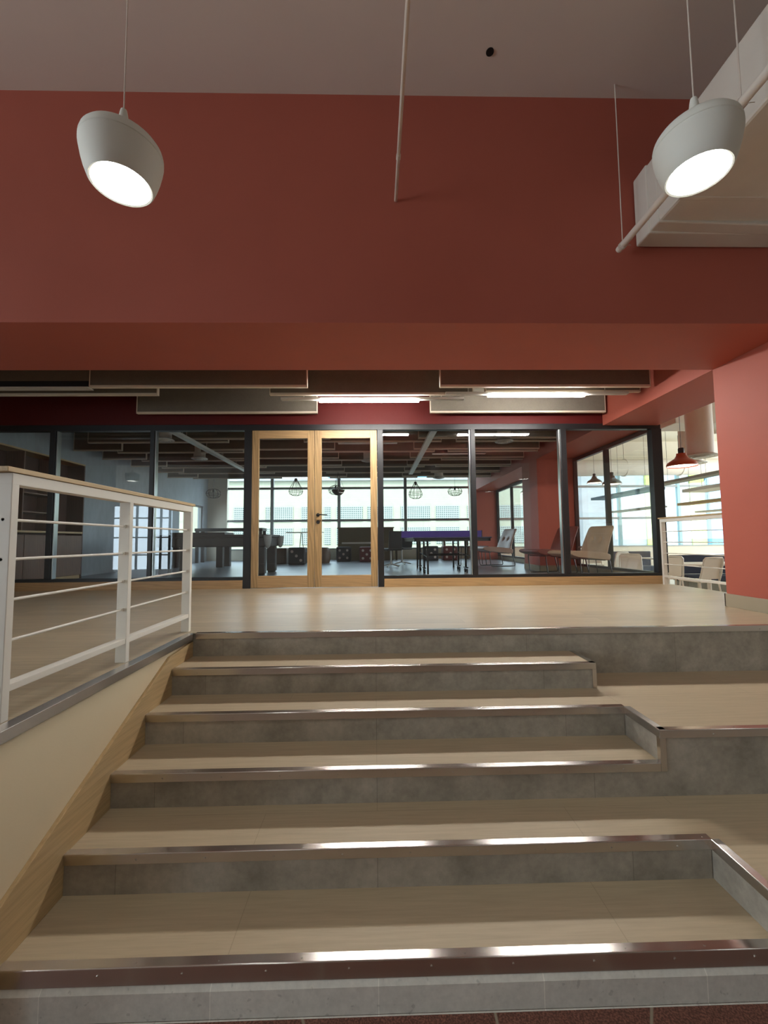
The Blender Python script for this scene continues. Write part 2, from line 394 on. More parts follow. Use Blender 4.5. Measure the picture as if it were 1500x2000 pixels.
struct('wall_left', MB().box(-14.15, -14, -7, -2.3, 0, CEIL).box(-14.15, -14, 1.3, 3.36, 0, CEIL).box(-14.15, -14, -2.3, 1.3, 0, 0.5).box(-14.15, -14, -2.3, 1.3, 4.7, CEIL), M['hall_grey'], 'pale left wall of the hall', 'wall')
struct('wall_platform_left', box(-7.15, -7, 1.56, YG+0.12, 0, CP), M['hall_grey'], 'pale wall closing the left end of the platform', 'wall')
struct('wall_hall_left', box(-14, -7.15, 3.36, 3.5, 0, SOF), M['hall_grey'], 'pale wall of the hall left of the platform', 'wall')
struct('wall_back', MB().box(-14, -13.5, -7.15, -7, 0, CEIL).box(-9.5, XR+0.2, -7.15, -7, 0, CEIL).box(-13.5, -9.5, -7.15, -7, 0, 0.3).box(-13.5, -9.5, -7.15, -7, 3.5, CEIL), M['hall_grey'], 'pale back wall of the hall', 'wall')
struct('wall_right', box(XR, XR+0.15, -7, 3.36, 0, CEIL), M['hall_grey'], 'right wall of the hall', 'wall')
fac = MB()
fac.box(-6.55, 16, 16.2, 16.4, -0.2, 1.44); fac.box(-6.55, 16, 16.2, 16.4, 4.35, 5.7); fac.box(-6.55, -5.62, 16.2, 16.4, 1.44, 4.35); fac.box(3.66, 4.44, 16.2, 16.4, 1.44, 4.35)
struct('wall_far', fac, M['canteen_ceil'], 'pale far wall under and over the big windows', 'wall')
struct('wall_canteen_right', MB().box(16, 16.15, -1, 16.4, 0, 1.4).box(16, 16.15, -1, 16.4, 4.8, CEIL).box(16, 16.15, -1, 4.5, 1.4, 4.8).box(16, 16.15, 14.5, 16.4, 1.4, 4.8), M['canteen_ceil'], 'pale right wall of the canteen', 'wall')
struct('wall_canteen_near', box(XR+0.15, 16, -1.15, -1, 0, CEIL), M['canteen_ceil'], 'pale near wall of the canteen', 'wall')
struct('wall_canteen_step', box(XR-0.02, XR+0.03, 4.32, 16.2, Z(3)-0.1, ZP-0.001), M['canteen_ceil'], 'low pale wall between the platform and the canteen floor', 'wall')
# skirtings
b1 = MB().box(3.585, 3.6, 3.372, 4.335, ZP, ZP+0.13).box(3.585, XR, 4.32, 4.335, ZP, ZP+0.13)
struct('baseboard_column', b1, M['grey_base'], 'grey beige skirting around the red pier', 'baseboard', bevel=0.002)
struct('baseboard_game_room', MB().box(3.585, 3.6, 9.235, 10.2, ZP, ZP+0.13).box(3.585, XR-0.05, 9.235, 9.25, ZP, ZP+0.13), M['grey_base'], 'skirting around the pier behind the lounge chairs', 'baseboard', bevel=0.002)
struct('baseboard_left', box(-6.6, -2.005, YG-0.012, YG+0.1, ZP, ZP+0.125), M['oak_x'], 'oak plinth under the glass left of the double door', 'baseboard', bevel=0.003)
struct('baseboard_right', box(0.137, 4.5, YG-0.012, YG+0.1, ZP, ZP+0.125), M['oak_x'], 'oak plinth under the glass right of the double door', 'baseboard', bevel=0.003)
# sloping timber skirting on the left of the stairs
st = MB().prism([(3.37, 0.79), (3.37, 0.985), (3.006, 0.964), (1.58, 0.331), (1.58, 0.02), (1.72, 0.02)], -1.432, -1.411, 'X')
struct('trim_1', st, M['oak_y'], 'sloping oak skirting along the left side of the stairs', 'trim', bevel=0.002)
# steel edge of the platform beside the railing
def nosing_profile(y, z, depth=0.036, drop=0.042, t=0.0025):
    # outline in (y, z): top flange going back, front flange going down, rounded corner
    r = 0.004; o = [(y+depth, z), (y+depth, z+t), (y-t+r, z+t)]
    for k in range(1, 4): o.append((y-t+r - r*math.sin(k*PI/6), z+t-r + r*math.cos(k*PI/6)))
    o += [(y-t, z-drop), (y, z-drop), (y, z)]
    return o
et = MB()
et.prism([(-1.40, ZP+0.002), (-1.46, ZP+0.002), (-1.46, ZP-0.001), (-1.405, ZP-0.001), (-1.405, ZP-0.044), (-1.402, ZP-0.046)], 1.55, 3.36, 'Y')
et.box(-1.462, -1.406, 1.55, 3.36, ZP-0.05, ZP-0.0012)
struct('trim_2', et, M['steel_y'], 'stainless steel edge of the platform under the white railing', 'trim', bevel=0.0015)

# ------------------------------------------------------------------ staircase
stair = thing('staircase', 'wide oak stairs with grey tile risers and steel nosings', 'stairs', (0, 1.70, 0))
def sp(mb, name, mat, bevel=0):                                 # a part in world coordinates under the staircase
    mb.v = [(x, y-1.70, z) for (x, y, z) in mb.v]
    return mb.build(name, mat, stair, bevel=bevel)
XE = 4.36                                     # the tiers run on to the hall's right wall
for k in range(1, 6):
    if k in (2, 4):
        continue
    sp(box(XL, XT+(0.012 if k != 1 else -0.006), YF(k)+0.004, YF(k-1)+0.02, Z(k)-0.03, Z(k)), 'tread', M['oak_tread'])
# the second and fourth levels run on to the right as wide seating tiers
sp(MB().box(XL, XT, YF(2)+0.004, YF(1)+0.02, Z(2)-0.03, Z(2)).box(XT, XE+0.1, YF(3)+0.004, YF(0)+0.02, Z(2)-0.03, Z(2)), 'tread', M['oak_tread'])
sp(MB().box(XL, XT, YF(4)+0.004, YF(3)+0.02, Z(4)-0.03, Z(4)).box(XT, XE+0.1, YF(5), YF(3)+0.02, Z(4)-0.03, Z(4)), 'tread', M['oak_tread'])
for k in range(0, 5):
    x1 = XT if k != 0 else XE+0.05
    y = YF(k)+0.004
    if k == 0:
        sp(MB().box(XL, XT, y, y+0.012, Z(1), Z(0)-0.001).box(XT, XE+0.05, y, y+0.012, Z(2), Z(0)-0.001), 'riser', M['tile'])
    else:
        sp(box(XL, XT, y, y+0.012, Z(k+1), Z(k)-0.001), 'riser', M['tile'])
sp(box(XT, XE+0.05, YF(3)+0.004, YF(3)+0.016, Z(4), Z(2)-0.001), 'riser', M['tile'])
sp(box(XT+0.004, XT+0.016, YF(3)+0.004, YF(2)+0.02, Z(3), Z(2)-0.001), 'side_riser', M['tile'])
sp(box(XT+0.004, XT+0.016, YF(5), YF(4)+0.02, Z(5), Z(4)-0.001), 'side_riser', M['tile'])
sp(box(XT-0.016, XT-0.004, YF(1)+0.004, YF(0)+0.004, Z(2), Z(1)-0.001), 'side_riser', M['tile'])
def screws(mb, y, z, x0, x1, step, ph):
    x = x0+ph
    while x < x1-0.05:
        mb.cyl((x, y-0.0025, z-0.026), (x, y-0.0055, z-0.026), 0.0045, 8)
        mb.cyl((x+0.13, y+0.018, z+0.002), (x+0.13, y+0.018, z+0.0045), 0.0045, 8)
        x += step
for k in range(0, 6):
    x1 = {0: 3.598, 2: XT+0.002, 3: XT+0.03, 4: XT+0.002, 5: XT+0.1}.get(k, XT)
    mb = MB().prism(nosing_profile(YF(k), Z(k), drop=0.06 if k == 5 else 0.042), XL if k else XL+0.02, x1, 'X')
    screws(mb, YF(k), Z(k), XL, x1, 0.31, 0.12+0.05*k)
    sp(mb, 'nosing', M['steel'])
mb = MB().prism(nosing_profile(YF(3), Z(2)), XT, XE+0.1, 'X'); screws(mb, YF(3), Z(2), XT, XE, 0.4, 0.3); sp(mb, 'nosing', M['steel'])
def side_profile(x, z, sgn, depth=0.036, drop=0.042, t=0.0025):   # the same angle turned to run along y
    return [(x+sgn*(a-0.0), b) for a, b in nosing_profile(0, z, depth, drop, t)]
sp(MB().prism(side_profile(XT, Z(2), 1), YF(3), YF(2), 'Y'), 'side_nosing', M['steel_y'])
sp(MB().prism(side_profile(XT, Z(4), 1), YF(5), YF(4), 'Y'), 'side_nosing', M['steel_y'])
sp(MB().prism(side_profile(XT, Z(1), -1), YF(1), YF(0), 'Y'), 'side_nosing', M['steel_y'])
# near end of the lower tier, beyond the right edge of the picture
sp(box(XT, XE+0.05, YF(5)+0.004, YF(5)+0.016, 0.0, Z(4)-0.001), 'riser', M['tile'])
sp(MB().prism(nosing_profile(YF(5), Z(4)), XT, XE+0.1, 'X'), 'nosing', M['steel'])
# upright corner angles
sp(MB().box(XT-0.0035, XT+0.030, YF(3)-0.0040, YF(3)+0.001, Z(3)-0.042, Z(2)-0.041).box(XT-0.0025, XT+0.001, YF(3), YF(3)+0.026, Z(3), Z(2)-0.041), 'corner_angle', M['steel'])
sp(MB().box(XT-0.026, XT+0.0025, YF(1)-0.0025, YF(1)+0.001, Z(2), Z(1)-0.041).box(XT-0.001, XT+0.0025, YF(1), YF(1)+0.026, Z(2), Z(1)-0.041), 'corner_angle', M['steel'])
# rough stone plinth under the lowest nosing
sp(MB().prism([(1.72, 0), (1.69, 0), (1.69, 0.097), (1.703, 0.113), (1.72, 0.113)], -1.41, XT+0.1, 'X'), 'plinth', M['plinth'], 0.002)
sp(MB().prism([(1.688, 0), (1.684, 0), (1.687, 0.003)], -1.41, XT+0.1, 'X'), 'plinth_joint', M['plinth'])

# ------------------------------------------------------------------ railings
def railing(name, label, x, y0, y1, posts, facing=1, corner=False):
    """steel railing running along y at x; y0 is the near end"""
    t = thing(name, label, 'railing', (x, (y0+y1)/2, ZP)); yc = (y0+y1)/2
    L0, L1 = y0-yc, y1-yc
    hw = 0.031
    for p in posts:
        py = p-yc
        po = box(-hw, hw, py-0.018, py+0.018, 0, 0.945).build('post', M['white'], t, bevel=0.002)
    box(-hw, hw, L0, L1, 0.943, 0.990).build('top_beam', M['white'], t, bevel=0.002)
    box(-hw-0.006, hw+0.006, L0-0.03, L1+0.03, 0.992, 1.013).build('handrail', M['oak_y'], t, bevel=0.002)
    box(-0.027, 0.027, L0, L1, 0.110, 0.139).build('bottom_beam', M['white'], t, bevel=0.002)
    for z in (0.800, 0.639, 0.473, 0.308):
        r = MB().cyl((0, L0, z), (0, L1, z), 0.0065, 10)
        for p in posts[1:]: r.box(-0.012, 0.012, p-yc-0.03, p-yc-0.017, z-0.009, z+0.009)
        r.build('rod', M['white'], t, smooth=True)
    return t
rl = railing('railing', 'white railing with oak handrail at the left of the stairs', -1.50, 1.74, 3.455, (1.758, 2.59, 3.437))
# the part that turns the corner to the left
box(-1.6, -0.037, -0.886, -0.830, 0.992, 1.013).build('handrail', M['oak_x'], rl, bevel=0.002)
box(-1.6, -0.0312, -0.8575, -0.8105, 0.943, 0.990).build('top_beam', M['white'], rl, bevel=0.002)
box(-1.6, -0.031, -0.853, -0.825, 0.110, 0.139).build('bottom_beam', M['white'], rl, bevel=0.002)
for z in (0.800, 0.639, 0.473, 0.308): MB().cyl((-1.6, -0.84, z), (-0.02, -0.84, z), 0.0065, 10).build('rod', M['white'], rl, smooth=True)
railing('railing', 'small white railing across the canteen opening', 4.40, 4.42, 6.42, (4.44, 6.40))

# ------------------------------------------------------------------ glass partition and doors
FB, FT = ZP+0.125, 3.56
gp = thing('glass_partition', 'black framed glass wall of the game room', 'glass partition', (0, YG+0.05, ZP))
def gpart(mb, name, mat, bevel=0.003):
    mb.v = [(x, y-(YG+0.05), z-ZP) for (x, y, z) in mb.v]; return mb.build(name, mat, gp, bevel=bevel)
gpart(box(-6.6, 4.52, YG, YG+0.1, 3.472, FT), 'top_frame', M['black'])
gpart(box(-6.6, -2.003, YG, YG+0.1, FB, FB+0.045), 'bottom_frame', M['black'])
gpart(box(0.135, 4.52, YG, YG+0.1, FB, FB+0.045), 'bottom_frame', M['black'])
MUL = [(-6.43, -6.36), (-4.955, -4.875), (-3.44, -3.38), (-2.003, -1.893), (0.045, 0.135), (1.50, 1.573), (2.92, 3.01), (4.37, 4.53)]
for i, (a, b_) in enumerate(MUL):
    low = ZP if i in (3, 4) else FB+0.045
    gpart(box(a, b_, YG-0.004, YG+0.1, low, 3.472), 'mullion' if i < 7 else 'corner_post', M['black'])
for i in range(7):
    if i == 3: continue
    a, b_ = MUL[i][1], MUL[i+1][0]
    gpart(box(a, b_, YG+0.045, YG+0.055, FB+0.045, 3.472), 'pane', M['glass'], 0)
for x in (-4.862, -3.369, 1.489, 2.909): gpart(box(x-0.009, x+0.009, YG+0.02, YG+0.10, FB+0.045, 3.472), 'glint_strip', M['glint'], 0.002)  # added metal strips imitating daylight reflected along the glass edges
def side_glazing(n, label, y0, y1, mids):
    t = thing('window_%d' % n, label, 'window', (XR, (y0+y1)/2, ZP), kind='structure')
    yc = (y0+y1)/2
    def p(mb, nm, mat, bv=0.003):
        mb.v = [(x-XR, y-yc, z-ZP) for (x, y, z) in mb.v]; return mb.build(nm, mat, t, bevel=bv)
    p(box(XR-0.08, XR, y0, y1, 3.45, SOF), 'top_frame', M['black']); p(box(XR-0.08, XR, y0, y1, ZP+0.12, ZP+0.17), 'bottom_frame', M['black'])
    p(box(XR-0.07, XR, y0, y1, ZP, ZP+0.12), 'base_panel', M['grey_base'])
    ys = [y0]+mids+[y1]
    for i, y in enumerate(ys): p(box(XR-0.08, XR, y-0.04 if 0 < i < len(ys)-1 else (y if i == 0 else y-0.06), y+0.04 if 0 < i < len(ys)-1 else (y+0.06 if i == 0 else y), ZP+0.17, 3.45), 'mullion', M['black'])
    for i in range(len(ys)-1): p(box(XR-0.045, XR-0.035, ys[i]+0.04, ys[i+1]-0.04, ZP+0.17, 3.45), 'pane', M['glass'], 0)
side_glazing(1, 'black framed side glazing between the lounge chairs and the canteen', 6.6, 9.25, [7.95])
side_glazing(2, 'far side glazing of the game room behind the first lounge chair', 10.2, 15.2, [11.9, 13.6])

def door(n, label, x0, x1, handle):
    zc0, zc1 = ZP+0.006, 3.468
    xc = (x0+x1)/2; w = (x1-x0)/2
    t = thing('door_%d' % n, label, 'door', (xc, YG+0.03, ZP), kind='structure')
    d = 0.023; sw, tr, br = 0.105, 0.125, 0.185
    h = zc1-ZP
    box(-w, -w+sw, -d, d, 0.006, h).build('stile', M['oak'], t, bevel=0.003)
    box(w-sw, w, -d, d, 0.006, h).build('stile', M['oak'], t, bevel=0.003)
    box(-w+sw, w-sw, -d, d, h-tr, h).build('top_rail', M['oak_x'], t, bevel=0.003)
    box(-w+sw, w-sw, -d, d, 0.006, br).build('bottom_rail', M['oak_x'], t, bevel=0.003)
    box(-w+sw, w-sw, -0.004, 0.004, br, h-tr).build('pane', M['glass'], t)
    if handle:
        hx = -w+0.052; hz = 1.105
        hd = MB().cyl((hx, -d, hz), (hx, -d-0.012, hz), 0.027, 20).cyl((hx, -d-0.01, hz), (hx, -d-0.055, hz), 0.011, 12).tube([(hx-0.008, -d-0.05, hz), (hx+0.05, -d-0.052, hz), (hx+0.145, -d-0.05, hz-0.004)], [0.011, 0.009, 0.008], 10)
        o = hd.build('handle', M['black_matte'], t, smooth=True); o['label'] = 'black lever handle on a round rose'
        o = MB().cyl((hx, -d, hz-0.112), (hx, -d-0.012, hz-0.112), 0.027, 20).build('keyhole', M['black_matte'], t, smooth=True); o['label'] = 'black round keyhole plate'
door(1, 'left leaf of the oak framed glass double door', -1.886, -0.928, False)
door(2, 'right leaf of the oak double door with black lever handle', -0.922, 0.040, True)

# ------------------------------------------------------------------ big far windows
def far_window(n, label, x0, x1, mull, mat):
    t = thing('window_%d' % n, label, 'window', ((x0+x1)/2, 16.2, 1.44), kind='structure'); xc = (x0+x1)/2
    def p(mb, nm, m_, bv=0.0):
        mb.v = [(x-xc, y-16.2, z-1.44) for (x, y, z) in mb.v]; return mb.build(nm, m_, t, bevel=bv)
    for x in mull: p(box(x-0.055, x+0.055, 16.2, 16.32, 1.46, 4.33), 'mullion', mat)
    for z in (2.54, 3.78): p(box(x0, x1, 16.205, 16.31, z-0.04, z+0.04), 'transom', M['mull'])
    p(box(x0, x1, 16.18, 16.32, 1.44, 1.48), 'sill', M['mull'])
    xs = [x0]+[m for m in mull if x0 < m < x1]+[x1]
    for i in range(len(xs)-1): p(box(xs[i], xs[i+1], 16.25, 16.26, 1.46, 4.35), 'pane', M['skyglass'])
far_window(3, 'large gridded window at the far end of the game room', -5.6, 3.66, [-3.92, -1.37, 1.175], M['mull'])
far_window(4, 'large gridded canteen window beyond the opening', 4.5, 16, [7.1, 9.5, 11.85, 14.2], M['teal'])
wn = thing('window_5', 'small window in the concrete wall of the game room', 'window', (-6.45, 14.85, 1.5), kind='structure')
MB().box(-0.04, 0.04, -0.95, -0.9, 0, 1.58).box(-0.04, 0.04, 0.9, 0.95, 0, 1.58).box(-0.04, 0.04, -0.95, 0.95, 0, 0.05).box(-0.04, 0.04, -0.95, 0.95, 1.53, 1.58).build('frame', M['mull'], wn)
box(-0.005, 0.005, -0.9, 0.9, 0.05, 1.53).build('pane', M['skyglass'], wn)

wb = thing('window_6', 'unseen hall window behind, gridded for its reflection in the left glass panes', 'window', (-11.5, -6.75, 0.3), kind='structure')  # out of view; bars added so the mirrored window looks gridded
for x in (-2.0, -0.9, 0.5, 1.6, 2.0): box(x-0.04, x+0.04, -0.04, 0.04, 0, 3.2).build('mullion', M['black'], wb)
for z in (0.02, 0.9, 1.7, 2.6, 3.18): box(-2.0, 2.0, -0.03, 0.03, z-0.03, z+0.03).build('transom', M['black'], wb)

# ------------------------------------------------------------------ lamps
def pendant(label, x, y, z):
    t = thing('pendant_lamp', label, 'pendant lamp', (x, y, z), group='white pendant lamps over the stairs')
    prof = [(0.120, 0.004), (0.127, 0.0), (0.134, 0.008), (0.148, 0.045), (0.159, 0.085), (0.167, 0.125), (0.170, 0.145), (0.1665, 0.148), (0.1665, 0.151), (0.170, 0.154),
            (0.1695, 0.168), (0.165, 0.185), (0.155, 0.199), (0.133, 0.210), (0.105, 0.215), (0.06, 0.219), (0.034, 0.221)]
    MB().lathe(prof, seg=48, cap1=True).build('lamp_shade', M['shade'], t, smooth=True)
    MB().lathe([(0.120, 0.004), (0.126, 0.02), (0.125, 0.045), (0.108, 0.05), (0.107, 0.062)], seg=48).build('reflector', M['alu'], t, smooth=True)
    o = MB().lathe([(0.0005, 0.064), (0.108, 0.060)], seg=48).build('light_disc', M['disc'], t, smooth=True); o['label'] = 'glowing white light disc'
    MB().lathe([(0.045, 0.214), (0.036, 0.235), (0.025, 0.29), (0.0165, 0.352), (0.013, 0.368), (0.005, 0.374)], seg=24, cap1=True).build('neck', M['shade'], t, smooth=True)
    MB().cyl((0, 0, 0.37), (0, 0, CEIL-z-0.02), 0.0030, 8).build('cord', M['string'], t)
    MB().lathe([(0.05, CEIL-z-0.025), (0.05, CEIL-z)], seg=20, cap0=True).build('ceiling_rose', M['shade'], t, smooth=True)
pendant('white pendant lamp above the left side of the stairs', -1.145, 1.855, 3.375)
pendant('white pendant lamp in front of the air duct', 1.470, 1.775, 3.380)
for x, y in ((4.05, 1.75), (-3.75, 1.85), (-6.4, 1.85), (-3.75, -1.2), (-1.1, -1.2), (1.5, -1.2), (3.9, -1.2)):  # unseen pendants added for light; the row over the stairs follows mirrored lamps
    pendant('white pendant lamp over the hall outside the picture, added for light and reflections', x, y, 3.38)

def linear(label, x0, x1, y, z, lx0, lx1):
    t = thing('linear_lamp', label, 'linear lamp', ((x0+x1)/2, y, z), group='linear lamps on the baffles'); xc = (x0+x1)/2
    box(x0-xc, x1-xc, -0.032, 0.032, 0.0, 0.03).build('housing', M['alu'], t)
    o = box(lx0-xc, lx1-xc, -0.036, 0.036, -0.022, 0.0).build('diffuser', M['led'], t); o['label'] = 'glowing white diffuser tube'
    for hx in (x0-xc+0.3, x1-xc-0.31): box(hx, hx+0.01, -0.004, 0.004, 0.03, CP-z).build('hanger', M['alu'], t)
linear('glowing linear lamp under the middle baffle, nearest the double door', -1.25, 1.22, 5.63, BZ-0.03, -0.74, 0.61)
linear('glowing linear lamp under the baffle nearest the red pier', 0.95, 3.4, 5.50, BZ-0.005, 1.52, 2.82)

# ------------------------------------------------------------------ ceiling baffles
ORD = ['first', 'second', 'third', 'fourth', 'fifth', 'sixth', 'seventh']
BP = {}
def baffle(x0, x1, y, label, group, z=None, h=0.42):
    z = BZ if z is None else z
    x0, x1, y = x0*Q, min(x1*Q, 3.59), y*Q
    L = round(x1-x0, 1); loc = ((x0+x1)/2, y, z)
    if (L, h) in BP: return tag(dup(BP[(L, h)], loc, 0, label), None, None, group)
    t = thing('ceiling_baffle', label, 'ceiling baffle', loc, 0, group); BP[(L, h)] = t; l = L/2; e = 0.028
    box(-l+0.002, l-0.002, 0.002, 0.048, e, h).build('panel', M['felt'], t)
    MB().box(-l, l, 0, 0.05, 0, e).box(-l, -l+0.014, 0, 0.05, e, h).box(l-0.014, l, 0, 0.05, e, h).build('edge_trim', M['baffle_edge'], t, bevel=0.002)
    return t
g1 = 'grey ceiling baffles over the platform'
baffle(-3.26, -0.76, 4.80, 'grey felt baffle nearest the beam, left of the linear lamps', g1)
baffle(0.78, 3.24, 4.80, 'grey felt baffle with lamp nearest the beam and the red pier', g1)
baffle(-5.10, -2.60, 5.06, 'grey felt baffle at the far left behind the black air slot', g1)
baffle(-1.27, 1.22, 5.06, 'grey felt baffle carrying the lamp nearest the double door', g1)
baffle(1.36, 3.40, 5.06, 'grey felt baffle half hidden behind the lamp near the pier', g1, z=BZ+0.03, h=0.39)
baffle(-3.28, -0.78, 5.80, 'grey felt baffle against the dark red wall, left one', g1)
baffle(0.78, 3.27, 5.80, 'grey felt baffle against the dark red wall, right one', g1)
g2 = 'grey ceiling baffles inside the game room'
for k in range(6):
    ya = 7.30+0.875*k; o_ = ORD[k]
    if k > 0: baffle(-5.8 if k < 3 else -5.7, -4.85, ya, 'short game room baffle by the concrete wall, %s double row behind the glass' % o_, g2)
    baffle(-3.26, -0.76, ya, 'game room baffle left of the double door, front of the %s double row' % o_, g2)
    baffle(0.78, 3.24, ya, 'game room baffle right of the double door, front of the %s double row' % o_, g2)
    baffle(-5.10, -2.60, ya+0.24, 'game room baffle over the pool table, rear of the %s double row' % o_, g2)
    baffle(-1.27, 1.22, ya+0.24, 'game room baffle in line with the double door, rear of the %s double row' % o_, g2)
    baffle(1.5, 3.55, ya+0.24, 'game room baffle by the red piers, rear of the %s double row' % o_, g2)
def slot(label, x0, x1, y, z):
    x0, x1, y = x0*Q, x1*Q, y*Q
    t = thing('slot_diffuser', label, 'air slot', ((x0+x1)/2, y, z), group='black air slots between baffles'); L = (x1-x0)/2
    box(-L, L, 0, 0.10, 0.012, 0.085).build('body', M['black_matte'], t)
    box(-L, L, -0.006, 0.106, 0, 0.012).build('rim', M['alu'], t)
    box(-L, L, 0.0, 0.1, 0.085, CP-z).build('plenum_box', M['felt'], t)
slot('black air slot in the platform ceiling at the far left', -5.4, -3.26, 4.80, BZ-0.005)
slot('black air slot in the game room seen through the right door leaf', -0.66, 0.42, 7.62, BZ)
slot('black air slot in the game room above the table tennis table', 1.2, 2.3, 8.60, BZ)
def round_diff(label, x, y, z, d=0.34, top=CP, group='round air diffusers in the game room'):
    t = thing('round_diffuser', label, 'air diffuser', (x, y, z), group=group); r = d/2
    MB().lathe([(r*0.72, 0.06), (r*0.72, top-z)], seg=28).build('spigot', M['duct'], t, smooth=True)
    MB().lathe([(r*0.7, 0.06), (r, 0.03), (r, 0.018), (r*0.86, 0.022), (r*0.86, 0.01), (r*0.64, 0.02), (r*0.64, 0.0), (r*0.42, 0.012), (r*0.42, -0.008), (r*0.2, 0.0), (0.001, -0.012)], seg=28).build('louvre', M['alu'], t, smooth=False)
round_diff('round air diffuser nearest the glass, left of the double door', -3.75, 7.55, 3.55)
round_diff('round air diffuser left of the double door, deeper in the room', -3.82, 9.25, 3.55)
round_diff('round air diffuser seen through the right door leaf', -0.13, 9.6, 3.55)
round_diff('round air diffuser right of the door above the table tennis net', 2.42, 7.75, 3.55)
round_diff('round air diffuser near the far windows above the table tennis', 1.88, 12.3, 3.55)
for lab, x in (('long white ceiling rail left of the double door', -3.38), ('long white ceiling rail right of the double door', 1.01)):
    t = thing('ceiling_rail', lab, 'ceiling rail', (x, 9.35, 3.59), group='white ceiling rails in the game room')
    MB().box(-0.055, 0.055, -2.35, 2.4, 0, 0.012).box(-0.055, -0.043, -2.35, 2.4, 0.012, 0.05).box(0.043, 0.055, -2.35, 2.4, 0.012, 0.05).build('channel', M['alu'], t)
    for yy in (-1.9, 0, 1.9): MB().cyl((0, yy, 0.012), (0, yy, CP-3.59), 0.005, 8).build('hanger', M['alu'], t)

# ------------------------------------------------------------------ lobby services: duct, pipes
t = thing('air_duct', 'white wrapped air duct at the upper right', 'air duct', (2.74, 0.4, 4.2))
box(-0.515, 0.53, -4.4, 2.80, 0.005, 0.545).build('trunk', M['duct'], t, bevel=0.02)
box(-0.535, 0.60, 2.78, 2.95, -0.02, 0.56).build('collar', M['duct'], t, bevel=0.012)
MB().prism([(-0.525, -0.005), (0.53, -0.03), (0.61, 0.02), (0.61, 0.55), (-0.525, 0.55)], 2.68, 2.79, 'Y').build('collar', M['duct'], t, bevel=0.01)
for yy in (2.45, 1.2, -0.1): MB().box(-0.519, 0.534, yy, yy+0.03, 0.0, 0.55).build('seam_tape', M['duct'], t, bevel=0.004)
for yy in (1.7, -1.0):
    for xx in (-0.52, 0.535): MB().cyl((xx, yy, 0.0), (xx, yy, CEIL-4.2), 0.004, 8).build('hanger_rod', M['string'], t)
def hung_pipe(label, x, y0, y1, z, r, strings, collars):
    t = thing('pipe', label, 'pipe', (x, (y0+y1)/2, z)); yc = (y0+y1)/2
    MB().tube([(0, y0-yc, 0), (0, y1-yc-0.004, 0), (0, y1-yc, 0)], [r, r, r*0.8], 16).build('tube', M['white_pipe'], t, smooth=True)
    for yy in collars: MB().cyl((0, yy-yc-0.02, 0), (0, yy-yc+0.02, 0), r*1.22, 16).build('coupling', M['white_pipe'], t, smooth=True)
    for yy, xo in strings:
        s = MB().cyl((0, yy-yc, r), (xo, yy-yc, CEIL-z), 0.0042, 8)
        for a in (-0.008, 0.004, 0.014):
            s.tube([(math.cos(q*PI/6)*(r+0.002), yy-yc+a, math.sin(q*PI/6)*(r+0.002)) for q in range(12)], 0.003, 6, closed=True)
        s.tube([(r, yy-yc, 0.0), (r+0.02, yy-yc-0.012, -0.006), (r+0.03, yy-yc-0.02, -0.014)], 0.002, 6)
        s.build('hanging_string', M['string'], t)
    return t
hung_pipe('white pipe hung on strings beside the air duct', 2.03, -3.5, 3.31, 4.125, 0.026, [(3.25, 0.0), (2.13, 0.0), (0.2, 0.0)], [])
t = hung_pipe('thin white pipe running into the middle of the red beam', 0.195, -3.5, 3.358, 4.58, 0.0135, [(0.9, 0.0), (-1.6, 0.0)], [2.95])
o = MB().cyl((0.922, 3.027, CEIL-0.006), (0.922, 3.027, CEIL+0.0), 0.03, 20).build('ceiling_hole', M['black_matte']); tag(o, 'small black hole in the grey ceiling', 'hole')

# ------------------------------------------------------------------ game room furniture
# bookcase along the concrete wall
bc = thing('bookcase', 'dark walnut bookcase against the concrete wall', 'bookcase', (-6.17, 7.75, ZP))
def bp(mb, nm, m_): return mb.build(nm, m_, bc, bevel=0.003)
W0, W1, D0, D1, H = -1.1, 1.1, -0.175, 0.175, 2.3
bp(box(D0, D1, W1-0.03, W1, 0, H), 'side_panel', M['walnut']); bp(box(D0, D1, W0, W0+0.03, 0, H), 'side_panel', M['walnut'])
bp(box(D0, D0+0.015, W0, W1, 0.06, H), 'back_panel', M['walnut']); bp(box(D0, D1, W0, W1, H, H+0.03), 'top_panel', M['oak_y'])
bp(box(D0, D1-0.02, W0, W1, 0, 0.07), 'plinth', M['oak_y'])
bp(box(D0, D1+0.01, W0+0.03, W1-0.03, 0.90, 0.935), 'worktop', M['oak_y'])
for i in range(3):
    y0 = W0+0.03+i*0.715; bp(box(D1-0.02, D1, y0+0.003, y0+0.707, 0.075, 0.86), 'door', M['walnut_grey'])
bp(box(D0+0.02, D1-0.01, 0.30, 0.325, 0.935, H), 'divider', M['walnut_grey']); bp(box(D0+0.02, D1-0.01, -0.42, -0.395, 0.935, H), 'divider', M['walnut_grey'])
for z in (1.25, 1.58, 1.95): bp(box(D0+0.02, D1-0.02, -0.395, 0.30, z, z+0.025), 'shelf', M['walnut_grey'])

